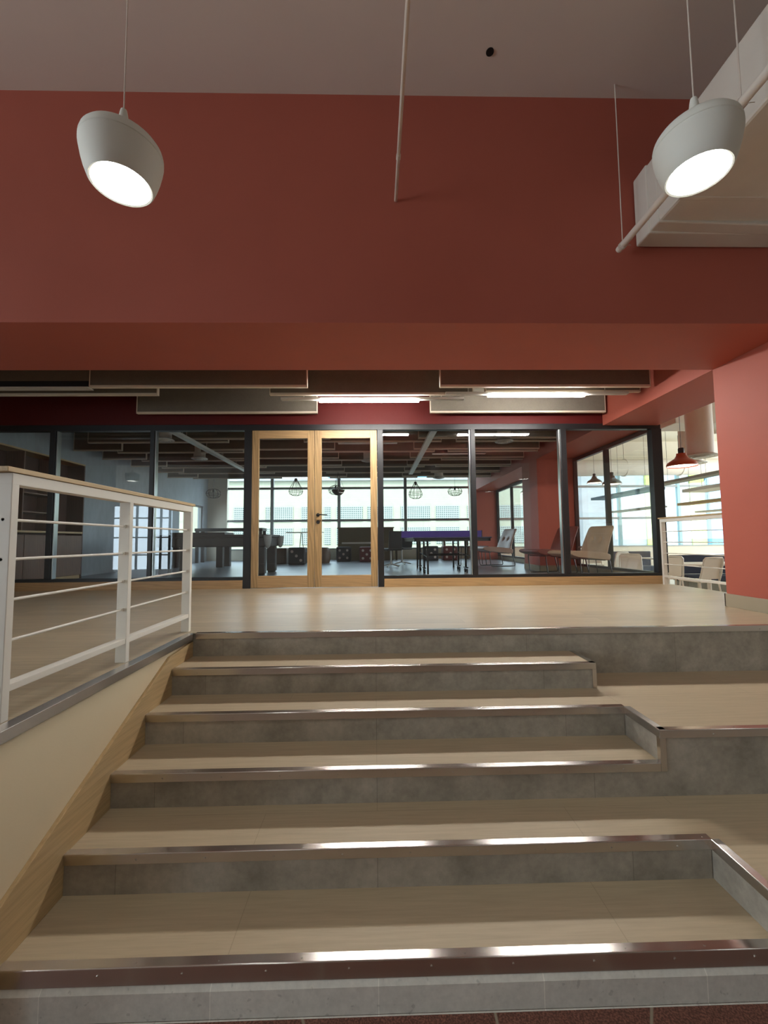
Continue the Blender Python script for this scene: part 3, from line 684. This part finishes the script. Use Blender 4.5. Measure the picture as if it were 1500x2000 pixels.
# pool table
pt = thing('pool_table', 'dark pool table with chunky legs left of the double door', 'pool table', (-3.42, 9.55, ZP))
box(-1.12, 1.12, -0.6, 0.6, 0.60, 0.80).build('apron', M['charcoal'], pt, bevel=0.02)
rl_ = MB()
for a in ((-1.16, 1.16, -0.64, -0.5), (-1.16, 1.16, 0.5, 0.64), (-1.16, -1.02, -0.5, 0.5), (1.02, 1.16, -0.5, 0.5)): rl_.box(*a, 0.80, 0.86)
rl_.build('rail', M['charcoal'], pt, bevel=0.01)
box(-1.02, 1.02, -0.5, 0.5, 0.80, 0.825).build('cloth', M['navy'], pt)
for sx in (-1, 1):
    for sy in (-1, 1):
        l = MB().prism([(sx*1.0-0.10, sy*0.48-0.09), (sx*1.0+0.10, sy*0.48-0.09), (sx*1.0+0.10, sy*0.48+0.09), (sx*1.0-0.10, sy*0.48+0.09)], 0.03, 0.60, 'Z').build('leg', M['charcoal'], pt, bevel=0.02)
        box(sx*1.0-0.075, sx*1.0+0.075, sy*0.48-0.065, sy*0.48+0.065, 0, 0.03).build('foot', M['black_matte'], l)
for sx in (-1, 1):
    for sy in (-1, 1):
        p = MB().lathe([(0.085, 0.84), (0.085, 0.80), (0.075, 0.70), (0.05, 0.60), (0.01, 0.565)], cx=sx*1.17, cy=sy*0.60, seg=16).build('pocket', M['pocket'], pt, smooth=True)
# second game table behind it
ft = thing('foosball_table', 'second dark games table behind the pool table', 'games table', (-4.95, 12.35, ZP))
box(-0.75, 0.75, -0.4, 0.4, 0.62, 0.98).build('cabinet', M['charcoal'], ft, bevel=0.01)
for sx in (-1, 1):
    for sy in (-1, 1): box(sx*0.60-0.09, sx*0.60+0.09, sy*0.29-0.08, sy*0.29+0.08, 0, 0.62).build('leg', M['charcoal'], ft, bevel=0.012)
for i in range(6): MB().cyl((-0.6+i*0.24, -0.62, 0.87), (-0.6+i*0.24, 0.62, 0.87), 0.01, 8).cyl((-0.6+i*0.24, -0.72, 0.87), (-0.6+i*0.24, -0.60, 0.87), 0.02, 8).build('rod', M['alu'], ft)
# dark metal frame near the window
cf = thing('console_table', 'tall dark bar table by the far left window', 'bar table', (-5.0, 14.9, ZP))
box(-1.15, 1.15, -0.3, 0.3, 1.08, 1.18).build('tabletop', M['charcoal'], cf, bevel=0.006)
for sx in (-1, 1):
    for sy in (-1, 1): box(sx*1.08-0.05, sx*1.08+0.05, sy*0.24-0.04, sy*0.24+0.04, 0, 1.08).build('leg', M['charcoal'], cf)

# table tennis
tt = thing('table_tennis_table', 'dark table tennis table with a purple net', 'table tennis table', (1.50, 9.55, ZP))
box(-0.762, 0.762, -1.37, -0.01, 0.735, 0.76).build('tabletop', M['table_blue'], tt, bevel=0.003)
box(-0.762, 0.762, 0.01, 1.37, 0.735, 0.76).build('tabletop', M['table_blue'], tt, bevel=0.003)
MB().box(-0.74, 0.74, -1.35, -1.31, 0.68, 0.735).box(-0.74, 0.74, 1.31, 1.35, 0.68, 0.735).box(-0.74, -0.70, -1.35, 1.35, 0.68, 0.735).box(0.70, 0.74, -1.35, 1.35, 0.68, 0.735).build('frame', M['black'], tt)
nt_ = box(-0.915, 0.915, -0.004, 0.004, 0.765, 0.9125).build('net', M['purple'], tt); nt_['label'] = 'purple net'
for sx in (-1, 1): MB().cyl((sx*0.915, 0, 0.70), (sx*0.915, 0, 0.92), 0.010, 10).build('net_post', M['black'], nt_)
for sx in (-0.45, 0.45):
    for y in (-1.05, -0.40, 0.40, 1.05):
        l = box(sx-0.018, sx+0.018, y-0.018, y+0.018, 0.11 if abs(y) < 0.5 else 0.02, 0.70).build('leg', M['black'], tt)
        if abs(y) < 0.5:
            MB().box(sx-0.025, sx+0.025, y-0.13, y+0.13, 0.10, 0.125).build('foot_bar', M['black'], l)
            for a in (-0.1, 0.1): MB().cyl((sx-0.012, y+a, 0.045), (sx+0.012, y+a, 0.045), 0.045, 16).build('caster', M['black_matte'], l, smooth=True)
        else:
            MB().cyl((sx, y, 0), (sx, y, 0.025), 0.022, 10).build('foot', M['alu'], l)
MB().cyl((-0.45, -0.40, 0.38), (0.45, -0.40, 0.38), 0.012, 8).cyl((-0.45, 0.40, 0.38), (0.45, 0.40, 0.38), 0.012, 8).cyl((-0.45, -1.05, 0.36), (-0.45, 0.4, 0.42), 0.01, 8).cyl((0.45, -1.05, 0.36), (0.45, 0.4, 0.42), 0.01, 8).build('brace', M['black'], tt)

# lounge chairs: sled frame, thick seat, tall buttoned back; local +x is where the sitter faces
def lounge(label, leather, x, y, rz, s=1.0):
    t = thing('lounge_chair', label, 'lounge chair', (x, y, ZP), rz, 'lounge chairs in the game room')
    t.scale = (s, s, s)
    W = 0.33
    # seat: rounded slab, sloping slightly back
    sec = [(-0.30, 0.36), (-0.28, 0.31), (0.36, 0.375), (0.46, 0.405), (0.50, 0.43), (0.495, 0.455), (0.46, 0.475), (0.38, 0.485), (0.10, 0.475), (-0.22, 0.44), (-0.30, 0.41)]
    MB().prism(sec, -W, W, 'Y').build('seat', leather, t, bevel=0.02, seg=3)
    # back: curved slab narrowing to the top, with four buttons pulling the leather in
    nx, nz = 28, 30; vs = []; fs = []
    def P(u, v, side):
        hw = W*(1.0-0.10*v); zz = 0.40+0.52*v
        edge = 1-abs(2*u-1)**4
        th = 0.045*(0.35+0.65*edge)*(1 if v < 0.93 else 1-(v-0.93)/0.07*0.55)
        xx = -0.25-0.17*v-0.05*v*v + 0.06*(abs(2*u-1)**2)*0.6
        dimp = 0
        for bu in (0.33, 0.67):
            for bv in (0.52,): dimp += 0.042*math.exp(-(((u-bu)*0.66)**2+((v-bv)*0.52)**2)/0.0016)
        return (xx + (th-dimp if side else -th*0.8), (u*2-1)*hw*(1 if v < 0.9 else 1-((v-0.9)/0.1)**2*0.12), zz)
    for side in (1, 0):
        for j in range(nz+1):
            for i in range(nx+1): vs.append(P(i/nx, j/nz, side))
    n = (nx+1)*(nz+1)
    for j in range(nz):
        for i in range(nx):
            a = j*(nx+1)+i; fs += [(a, a+1, a+nx+2, a+nx+1), (n+a, n+a+nx+1, n+a+nx+2, n+a+1)]
    for j in range(nz):
        for i in (0, nx): a = j*(nx+1)+i; fs.append((a, a+nx+1, n+a+nx+1, n+a))
    for i in range(nx):
        for j in (0, nz): a = j*(nx+1)+i; fs.append((a, a+1, n+a+1, n+a))
    b = MB().add(vs, fs).build('backrest', leather, t, smooth=True)
    sb = b.modifiers.new('sub', 'SUBSURF'); sb.levels = 1; sb.render_levels = 1
    for u in (0.33, 0.67):
        q = P(u, 0.52, 1); MB().lathe([(0.001, 0.006), (0.009, 0.004), (0.011, 0)], seg=10).build('button', leather, b, smooth=True).location = q
    for sy in (-1, 1):
        y_ = sy*0.29
        MB().tube([(-0.24, y_, 0.33), (-0.30, y_, 0.30), (-0.36, y_, 0.05), (-0.35, y_, 0.014), (-0.31, y_, 0.011), (0.20, y_, 0.011), (0.26, y_, 0.014), (0.28, y_, 0.05), (0.31, y_, 0.33), (0.30, y_, 0.365)], 0.011, 8).build('sled_leg', M['black'], t, smooth=True)
    MB().cyl((-0.22, -0.29, 0.315), (-0.22, 0.29, 0.315), 0.009, 8).cyl((0.28, -0.29, 0.345), (0.28, 0.29, 0.345), 0.009, 8).build('cross_bar', M['black'], t)
    return t
lounge('taupe leather lounge chair beside the table tennis table, farthest of three', M['brown_leather'], 3.22, 11.35, PI+0.22, 1.08)
lounge('dark red leather lounge chair in front of the red pier', M['red_leather'], 3.62, 8.72, PI+0.22, 1.05)
lounge('tan leather lounge chair with curved back, nearest the corner post', M['tan_leather'], 3.80, 7.72, PI+0.24, 1.02)
stb = thing('side_table', 'small round dark table between the lounge chairs', 'side table', (4.2, 8.28, ZP), group=None)
MB().lathe([(0.19, 0.53), (0.19, 0.55)], seg=28, cap0=True, cap1=True).build('tabletop', M['walnut'], stb, smooth=True)
for a in range(3): MB().cyl((0.16*math.cos(a*2.09), 0.16*math.sin(a*2.09), 0), (0.10*math.cos(a*2.09), 0.10*math.sin(a*2.09), 0.53), 0.008, 8).build('leg', M['black'], stb)
st3 = thing('side_table', 'small table beside the farthest lounge chair', 'side table', (2.75, 12.1, ZP))
MB().box(-0.42, 0.42, -0.28, 0.28, 0.50, 0.53).build('tabletop', M['walnut'], st3, bevel=0.01)
for sx in (-1, 1):
    for sy in (-1, 1): MB().cyl((sx*0.36, sy*0.22, 0), (sx*0.33, sy*0.2, 0.5), 0.012, 8).build('leg', M['black'], st3)

# dice poufs, ottomans, cabinet
PIPS = {3: [(-1, 1), (0, 0), (1, -1)], 5: [(-1, 1), (1, 1), (0, 0), (-1, -1), (1, -1)]}
def dice(label, x, y, s, mat, n, rz=0):
    t = thing('dice_pouf', label, 'pouf', (x, y, ZP), rz, 'dice poufs by the far windows'); h = s/2
    box(-h, h, -h, h, 0, s).build('cushion', mat, t, bevel=s*0.08, seg=3)
    for (a, b_) in PIPS[n]:
        MB().cyl((a*s*0.26, -h-0.003, h+b_*s*0.26), (a*s*0.26, -h+0.01, h+b_*s*0.26), s*0.085, 14).build('pip', M['pip'], t)
dice('black dice pouf showing five spots, under the far cabinet', -1.10, 15.05, 0.50, M['dice_black'], 5)
dice('maroon dice pouf showing five spots, beside the black one', -0.28, 14.55, 0.50, M['dice_red'], 5)
dice('dark dice pouf showing three spots, seen through the left door leaf', -2.42, 13.4, 0.52, M['dice_black'], 3)
dice('black dice pouf under the table tennis table, left one', 1.95, 15.0, 0.5, M['dice_black'], 5)
dice('maroon dice pouf under the table tennis table, right one', 2.62, 15.0, 0.5, M['dice_red'], 5)
o = box(-0.25, 0.25, -0.25, 0.25, 0, 0.5).build('box_pouf', M['dice_brown'], bevel=0.04, seg=3); o.location = (-3.05, 13.75, ZP); tag(o, 'plain brown box pouf left of the three spot dice', 'pouf')
o = MB().lathe([(0.26, 0), (0.30, 0.12), (0.31, 0.25), (0.28, 0.42), (0.22, 0.5), (0.001, 0.51)], seg=28, cap0=True).build('ottoman', M['dice_brown'], smooth=True); o.location = (-1.75, 13.9, ZP); tag(o, 'round brown ottoman at the middle of the double door', 'ottoman')
cb = thing('upright_cabinet', 'olive brown upright cabinet behind the dice poufs', 'cabinet', (-0.35, 15.65, ZP))
box(-1.0, 1.0, -0.25, 0.25, 0, 0.62).build('lower_body', M['olive'], cb, bevel=0.01); box(-0.98, 1.02, -0.10, 0.25, 0.62, 1.16).build('upper_body', M['olive'], cb, bevel=0.01)
box(-1.03, 1.05, -0.14, 0.27, 1.16, 1.20).build('lid', M['walnut_grey'], cb, bevel=0.006); box(-0.85, 0.2, -0.30, -0.25, 0.60, 0.66).build('ledge', M['alu'], cb)
lc = thing('low_shelf', 'low olive shelf under the windows behind the table tennis table', 'shelf', (2.1, 15.75, ZP))
box(-1.35, 1.35, -0.22, 0.22, 0.72, 0.98).build('upper_box', M['olive'], lc, bevel=0.006)
for xx in (-1.32, -0.5, 0.45, 1.29): box(xx-0.03, xx+0.03, -0.22, 0.22, 0, 0.72).build('divider', M['olive'], lc)
ht = thing('high_table', 'white high table on thin legs in the left door leaf', 'table', (-2.45, 15.0, ZP))
box(-0.62, 0.62, -0.3, 0.3, 1.0, 1.03).build('tabletop', M['white'], ht)
for sx in (-0.15, 0.25):
    MB().cyl((sx-0.09, 0, 0), (sx, 0, 1.0), 0.012, 8).build('leg', M['black'], ht); MB().cyl((sx+0.12, 0, 0), (sx+0.03, 0, 1.0), 0.012, 8).build('leg', M['black'], ht)
# dark office chairs left of the table tennis table
def stool(label, x, y, rz):
    t = thing('swivel_chair', label, 'chair', (x, y, ZP), rz, 'dark swivel chairs in the game room')
    box(-0.22, 0.22, -0.22, 0.22, 0.44, 0.50).build('seat', M['charcoal'], t, bevel=0.02)
    MB().prism([(-0.24, 0.50), (-0.20, 0.50), (-0.24, 0.95), (-0.28, 0.95)], -0.2, 0.2, 'X').build('backrest', M['charcoal'], t, bevel=0.015)
    MB().cyl((0, 0, 0.06), (0, 0, 0.44), 0.025, 10).build('post', M['alu'], t)
    f = MB()
    for a in range(5): f.cyl((0, 0, 0.09), (0.26*math.cos(a*1.257), 0.26*math.sin(a*1.257), 0.03), 0.016, 8)
    f.build('star_base', M['alu'], t)
stool('dark swivel chair just right of the double door', 0.42, 11.3, 0.5)
stool('dark swivel chair next to the table tennis net post', 0.78, 12.4, 2.4)

# wire cage pendants by the far windows
def cage(label, x, y, ztop, kind):
    t = thing('cage_lamp', label, 'pendant lamp', (x, y, ztop), group='wire cage lamps by the far windows')
    prof = {'drop': [(0.03, 0), (0.05, -0.06), (0.13, -0.20), (0.20, -0.32), (0.215, -0.40), (0.18, -0.48), (0.10, -0.52)],
            'round': [(0.06, 0), (0.15, -0.03), (0.21, -0.09), (0.225, -0.15), (0.20, -0.22), (0.13, -0.27), (0.05, -0.28)]}[kind]
    w = MB(); nseg = 10
    for k in range(nseg):
        a = 2*PI*k/nseg; w.tube([(r*math.cos(a), r*math.sin(a), z) for r, z in prof], 0.006, 5)
    for r, z in (prof[0], prof[3], prof[4], prof[-1]): w.tube([(r*math.cos(2*PI*k/20), r*math.sin(2*PI*k/20), z) for k in range(20)], 0.006, 5, closed=True)
    w.build('cage', M['bronze'], t)
    MB().cyl((0, 0, -0.01), (0, 0, -0.10), 0.028, 12).build('socket', M['black'], t)
    MB().cyl((0, 0, 0), (0, 0, CP-ztop), 0.004, 6).build('cord', M['black'], t)
cage('flat round wire cage lamp near the concrete pier', -5.0, 13.2, 3.40, 'round')
cage('drop shaped wire cage lamp seen through the left door leaf', -2.42, 13.0, 3.68, 'drop')
cage('round wire cage lamp seen through the right door leaf', -1.20, 13.0, 3.46, 'round')
cage('drop shaped wire cage lamp above the table tennis net', 1.28, 13.2, 3.58, 'drop')
cage('round wire cage lamp near the far right end of the windows', 2.52, 13.2, 3.42, 'round')
t = thing('bowl_lamp', 'dark bowl lamp hanging in the right door leaf', 'pendant lamp', (-1.03, 11.9, 3.05))
MB().lathe([(0.001, -0.02), (0.08, -0.01), (0.15, 0.05), (0.19, 0.13), (0.18, 0.13), (0.14, 0.06), (0.07, 0.005), (0.001, 0)], seg=24).build('bowl', M['bronze'], t, smooth=True)
for a in range(3): MB().cyl((0.185*math.cos(a*2.09), 0.185*math.sin(a*2.09), 0.13), (0, 0, 0.62), 0.004, 6).build('chain', M['black'], t)
MB().cyl((0, 0, 0.62), (0, 0, CP-3.05), 0.004, 6).build('cord', M['black'], t); MB().cyl((0, 0, -0.02), (0, 0, -0.22), 0.008, 6).build('tassel', M['bronze'], t)

# ------------------------------------------------------------------ canteen
ZC = Z(3)
def copper(label, x, y, z, d, mat):
    t = thing('dome_lamp', label, 'pendant lamp', (x, y, z), group='dome lamps in the canteen'); r = d/2
    MB().lathe([(r*0.96, 0.02), (r, 0.0), (r, r*0.16), (r*0.93, r*0.30), (r*0.70, r*0.46), (r*0.46, r*0.62), (r*0.34, r*0.82), (r*0.32, r*0.98), (r*0.2, r*1.0)], seg=36).build('lamp_shade', mat, t, smooth=True)
    MB().lathe([(r*0.2, r*0.98), (r*0.21, r*1.32), (r*0.17, r*1.40), (0.001, r*1.42)], seg=20).build('socket_cap', M['black'], t, smooth=True)
    o = MB().lathe([(0.001, r*0.14), (r*0.95, r*0.06)], seg=30).build('light_disc', M['warm'], t); o['label'] = 'warm glowing underside'
    MB().cyl((0, 0, r*1.4), (0, 0, CEIL-z), 0.004, 6).build('cord', M['black'], t)
copper('copper red dome lamp above the canteen opening', 5.20, 7.0, 2.955, 0.45, M['copper'])
copper('dark dome lamp behind the side glazing, larger of the pair', 5.64, 9.9, 3.03, 0.42, M['bronze'])
copper('dark dome lamp behind the side glazing, smaller of the pair', 6.75, 12.8, 3.45, 0.42, M['bronze'])
copper('dark dome lamp seen through the far side glazing', 4.95, 13.6, 3.25, 0.42, M['bronze'])
round_diff('big round drop duct with a louvred end in the canteen', 6.32, 8.0, 3.30, 0.62, CEIL, group='drop ducts in the canteen')
round_diff('round drop duct in the canteen seen through the side glazing', 7.35, 9.6, 3.45, 0.62, CEIL, group='drop ducts in the canteen')
t = thing('canteen_duct', 'long beige air duct below the canteen ceiling', 'air duct', (9.2, 12.2, 4.35))
MB().tube([(-4.2, 3.3, 0), (-2.0, 3.2, 0.0), (0.4, 3.05, 0), (4.5, 2.9, 0)], 0.30, 20).build('tube', M['duct'], t, smooth=True)
for i in range(5):
    f = i/4*1.0; x = -4.0+8.0*f; y = 3.29-0.37*f
    MB().cyl((x-0.03, y, 0), (x+0.03, y, 0), 0.33, 20).build('band', M['duct'], t, smooth=True)
    MB().cyl((x, y, 0.3), (x, y, CEIL-4.35), 0.006, 6).build('hanger', M['black'], t)
t = thing('canteen_duct', 'boxy beige duct run near the copper lamp', 'air duct', (7.9, 8.95, 4.15))
box(-1.6, 3.5, -0.35, 0.35, 0, 0.5).build('trunk', M['duct'], t, bevel=0.02); box(-0.2, 0.5, -0.42, 0.42, -0.05, 0.55).build('collar', M['duct'], t, bevel=0.03)
for xx in (-1.2, 1.0, 3.0): MB().cyl((xx, 0, 0.5), (xx, 0, CEIL-4.15), 0.006, 6).build('hanger', M['black'], t)
for i, yb in enumerate((5.1, 7.3)):
    o = box(4.7, 16, yb, yb+0.25, CEIL-0.35, CEIL).build('ceiling_beam', M['canteen_ceil']); tag(o, 'pale cross beam under the canteen ceiling, %s from the opening' % ORD[i], 'beam', kind='structure')
def board(label, x, y0, y1, z, w, mat, drop=0.05):
    t = thing('acoustic_board', label, 'hanging board', (x, (y0+y1)/2, z), group='hanging boards in the canteen'); L = (y1-y0)/2
    box(-w/2, w/2, -L, L, 0, drop).build('board', mat, t, bevel=0.008)
    for yy in (-L*0.7, L*0.7): MB().cyl((0, yy, drop), (0, yy, CEIL-z), 0.004, 6).build('wire', M['black'], t)
board('long grey hanging board beyond the canteen opening, topmost', 8.2, 9.4, 12.0, 3.25, 0.35, M['panel_grey'], 0.07)
board('white hanging board below the grey one', 9.0, 9.75, 11.7, 3.02, 0.7, M['panel_white'], 0.09)
board('beige hanging board below the white one', 9.58, 10.6, 13.0, 2.75, 0.3, M['panel_beige'], 0.08)
board('small white hanging board lowest above the canteen railing', 10.1, 11.0, 12.9, 2.52, 0.4, M['panel_white'], 0.05)
board('blue hanging board behind the side glazing', 8.0, 11.8, 15.0, 3.12, 0.5, M['panel_blue'], 0.09)
board('grey green hanging board under the blue one', 8.5, 12.4, 14.9, 2.66, 0.4, M['panel_grey'], 0.05)
# chairs, benches, tables
def cchair(label, x, y, rz):
    t = thing('canteen_chair', label, 'chair', (x, y, ZC), rz, 'white canteen chairs')
    MB().prism([(-0.22, 0.44), (0.22, 0.45), (0.24, 0.46), (0.22, 0.475), (-0.22, 0.465)], -0.21, 0.21, 'X').build('seat', M['plastic'], t, bevel=0.008)
    vs = [];
    b = MB().prism([(-0.205, 0.50), (-0.195, 0.50), (-0.285, 0.86), (-0.295, 0.86)], -0.19, 0.19, 'X').build('backrest', M['plastic'], t, bevel=0.004)
    MB().tube([(-0.215, -0.19, 0.46), (-0.21, -0.24, 0.60), (-0.20, -0.295, 0.84), (-0.17, -0.305, 0.875), (0, -0.307, 0.88), (0.17, -0.305, 0.875), (0.20, -0.295, 0.84), (0.21, -0.24, 0.60), (0.215, -0.19, 0.46)], 0.016, 8).build('back_frame', M['white'], t, smooth=True)
    for sx in (-1, 1):
        MB().tube([(sx*0.2, 0.19, 0.46), (sx*0.22, 0.22, 0)], 0.014, 8).build('leg', M['white'], t); MB().tube([(sx*0.2, -0.19, 0.46), (sx*0.22, -0.24, 0)], 0.014, 8).build('leg', M['white'], t)
    return t
c0 = cchair('white canteen chair behind the railing, nearest the red pier', 5.80, 7.55, PI*0.06)
dup(c0, (5.68, 8.22, ZC), -0.35, 'white canteen chair turned sideways beside the nearest one')
dup(c0, (5.42, 8.95, ZC), 2.6, 'white canteen chair behind the railing, nearest the black post')
dup(c0, (6.15, 10.9, ZC), 0.3, 'white canteen chair seen through the side glazing in front of a bench')
dup(c0, (6.45, 12.4, ZC), 2.8, 'white canteen chair seen behind the tan lounge chair')
dup(c0, (7.9, 9.9, ZC), 0.9, 'white canteen chair at the far table beyond the railing')
def bench(label, x, y, L):
    t = thing('bench', label, 'bench', (x, y, ZC), 0, 'navy benches in the canteen')
    box(-L/2, L/2, -0.25, 0.2, 0.34, 0.46).build('seat', M['navy'], t, bevel=0.02); box(-L/2, L/2, 0.2, 0.28, 0.46, 0.86).build('backrest', M['navy'], t, bevel=0.015)
    box(-L/2+0.05, L/2-0.05, -0.2, 0.2, 0, 0.34).build('base', M['panel_grey'], t)
bench('long navy bench beyond the railing', 7.6, 8.75, 2.6)
bench('navy bench seen through the side glazing', 7.2, 11.7, 1.2)
def ctable(label, x, y, w, d):
    t = thing('canteen_table', label, 'table', (x, y, ZC), 0, 'white canteen tables')
    box(-w/2, w/2, -d/2, d/2, 0.70, 0.735).build('tabletop', M['plastic'], t, bevel=0.006)
    MB().cyl((0, 0, 0.02), (0, 0, 0.7), 0.035, 12).build('post', M['white'], t); box(-0.25, 0.25, -0.25, 0.25, 0, 0.02).build('base', M['white'], t, bevel=0.005)
ctable('white table between the near canteen chairs and the navy bench', 6.5, 8.2, 1.3, 0.7)
ctable('white table behind the side glazing at its right edge', 7.3, 10.5, 0.9, 0.7)
ctable('white table near the canteen window', 10.4, 12.5, 1.6, 0.8)
o = box(-0.3, 0.3, -0.02, 0.02, 0, 0.5).build('panel_screen', M['panel_white'], bevel=0.01)
o.location = (8.0, 8.95, ZC+0.86); tag(o, 'low white screen on top of the navy bench', 'screen')

# ------------------------------------------------------------------ outside
K = 2.9; YB = 75.4
def zb(z): return EYE+(z-EYE)*K
ob = thing('outside_building', 'pale parking building with pierced block panels outside the far windows', 'building', (0, YB, -9.5))
box(-70, 100, 0, 1.2, 0, zb(5.55)+9.5).build('facade', M['ext_wall'], ob)
box(-70, 100, -0.7, 1.2, zb(5.45)+9.5, zb(5.62)+9.5).build('ledge', M['ext_conc'], ob)
box(-70, 100, 1.2, 30, zb(5.1)+9.5, zb(5.2)+9.5).build('roof_deck', M['ext_conc'], ob)
for (xa, xb) in ((-8.6, -7.9), (-6.65, -6.4), (-6.15, -5.0), (-4.5, -3.35), (-3.1, -2.7), (-2.35, -0.75), (-0.45, 1.1), (1.6, 3.4), (3.75, 5.2), (5.7, 7.1), (7.5, 9.2)):
    for (za, zc_) in ((3.98, 4.0), (2.95, 3.88), (1.55, 2.58)):
        if za > 3.9: continue
        box(xa*K, xb*K, -0.15, 0.05, zb(za)+9.5, zb(zc_)+9.5).build('breeze_block_panel', M['breeze'], ob)
def car(label, x, mat):
    t = thing('parked_car', label, 'car', (x, YB+5, zb(5.2)), 0, 'cars on the roof deck outside')
    MB().prism([(-2.1, 0.35), (2.1, 0.35), (2.15, 0.8), (1.9, 0.95), (1.1, 1.0), (0.5, 1.5), (-0.9, 1.52), (-1.6, 1.02), (-2.1, 0.95)], -0.85, 0.85, 'Y').build('body', mat, t, bevel=0.06)
    MB().prism([(-1.45, 1.04), (0.95, 1.02), (0.45, 1.44), (-0.85, 1.46)], -0.87, 0.87, 'Y').build('window', M['mull'], t)
    for wx in (-1.3, 1.3):
        for wy in (-0.8, 0.8): MB().cyl((wx, wy-0.1, 0.33), (wx, wy+0.1, 0.33), 0.33, 16).build('wheel', M['black'], t)
for lab, x, mt in (('pale car on the roof outside, seen in the left door leaf', -17.6, M['panel_white']), ('grey car on the roof outside, behind the drop shaped cage lamp', -11.4, M['panel_grey']),
                   ('pale car on the roof outside, seen in the right door leaf', -2.0, M['panel_white']), ('grey car on the roof outside, right of the door jamb', 3.5, M['panel_grey']), ('pale car on the roof outside, right of the second cage lamp', 10.6, M['panel_white'])):
    car(lab, x, mt)
oc = thing('outside_wall', 'weathered concrete wall with green and yellow strips outside the canteen', 'building', (15, 23, -9.5))
box(-3.6, 9, 0, 0.4, 0, 16.5).build('wall', M['ext_conc'], oc); box(-0.1, 0.45, -0.08, 0.0, 0, 16.5).build('green_strip', M['ext_yellow'], oc)
box(2.4, 3.2, -0.08, 0.0, 0, 16.5).build('yellow_strip', M['ext_yellow'], oc); box(3.3, 6.5, -0.3, 0.0, 0, 16.5).build('blue_panel', M['ext_blue'], oc)
o = box(-160, 200, 16.4, 160, -9.7, -9.5).build('ground_outside', M['ext_conc']); tag(o, 'pale paved ground outside the building', 'ground', kind='structure')
o = box(-13, 22, 118, 125, -9.5, 24.0).build('sky_block_outside', M['ext_blue']); tag(o, 'pale blue block in place of the blue sky above the parking building', 'building')  # plain block added where a strip of blue sky shows
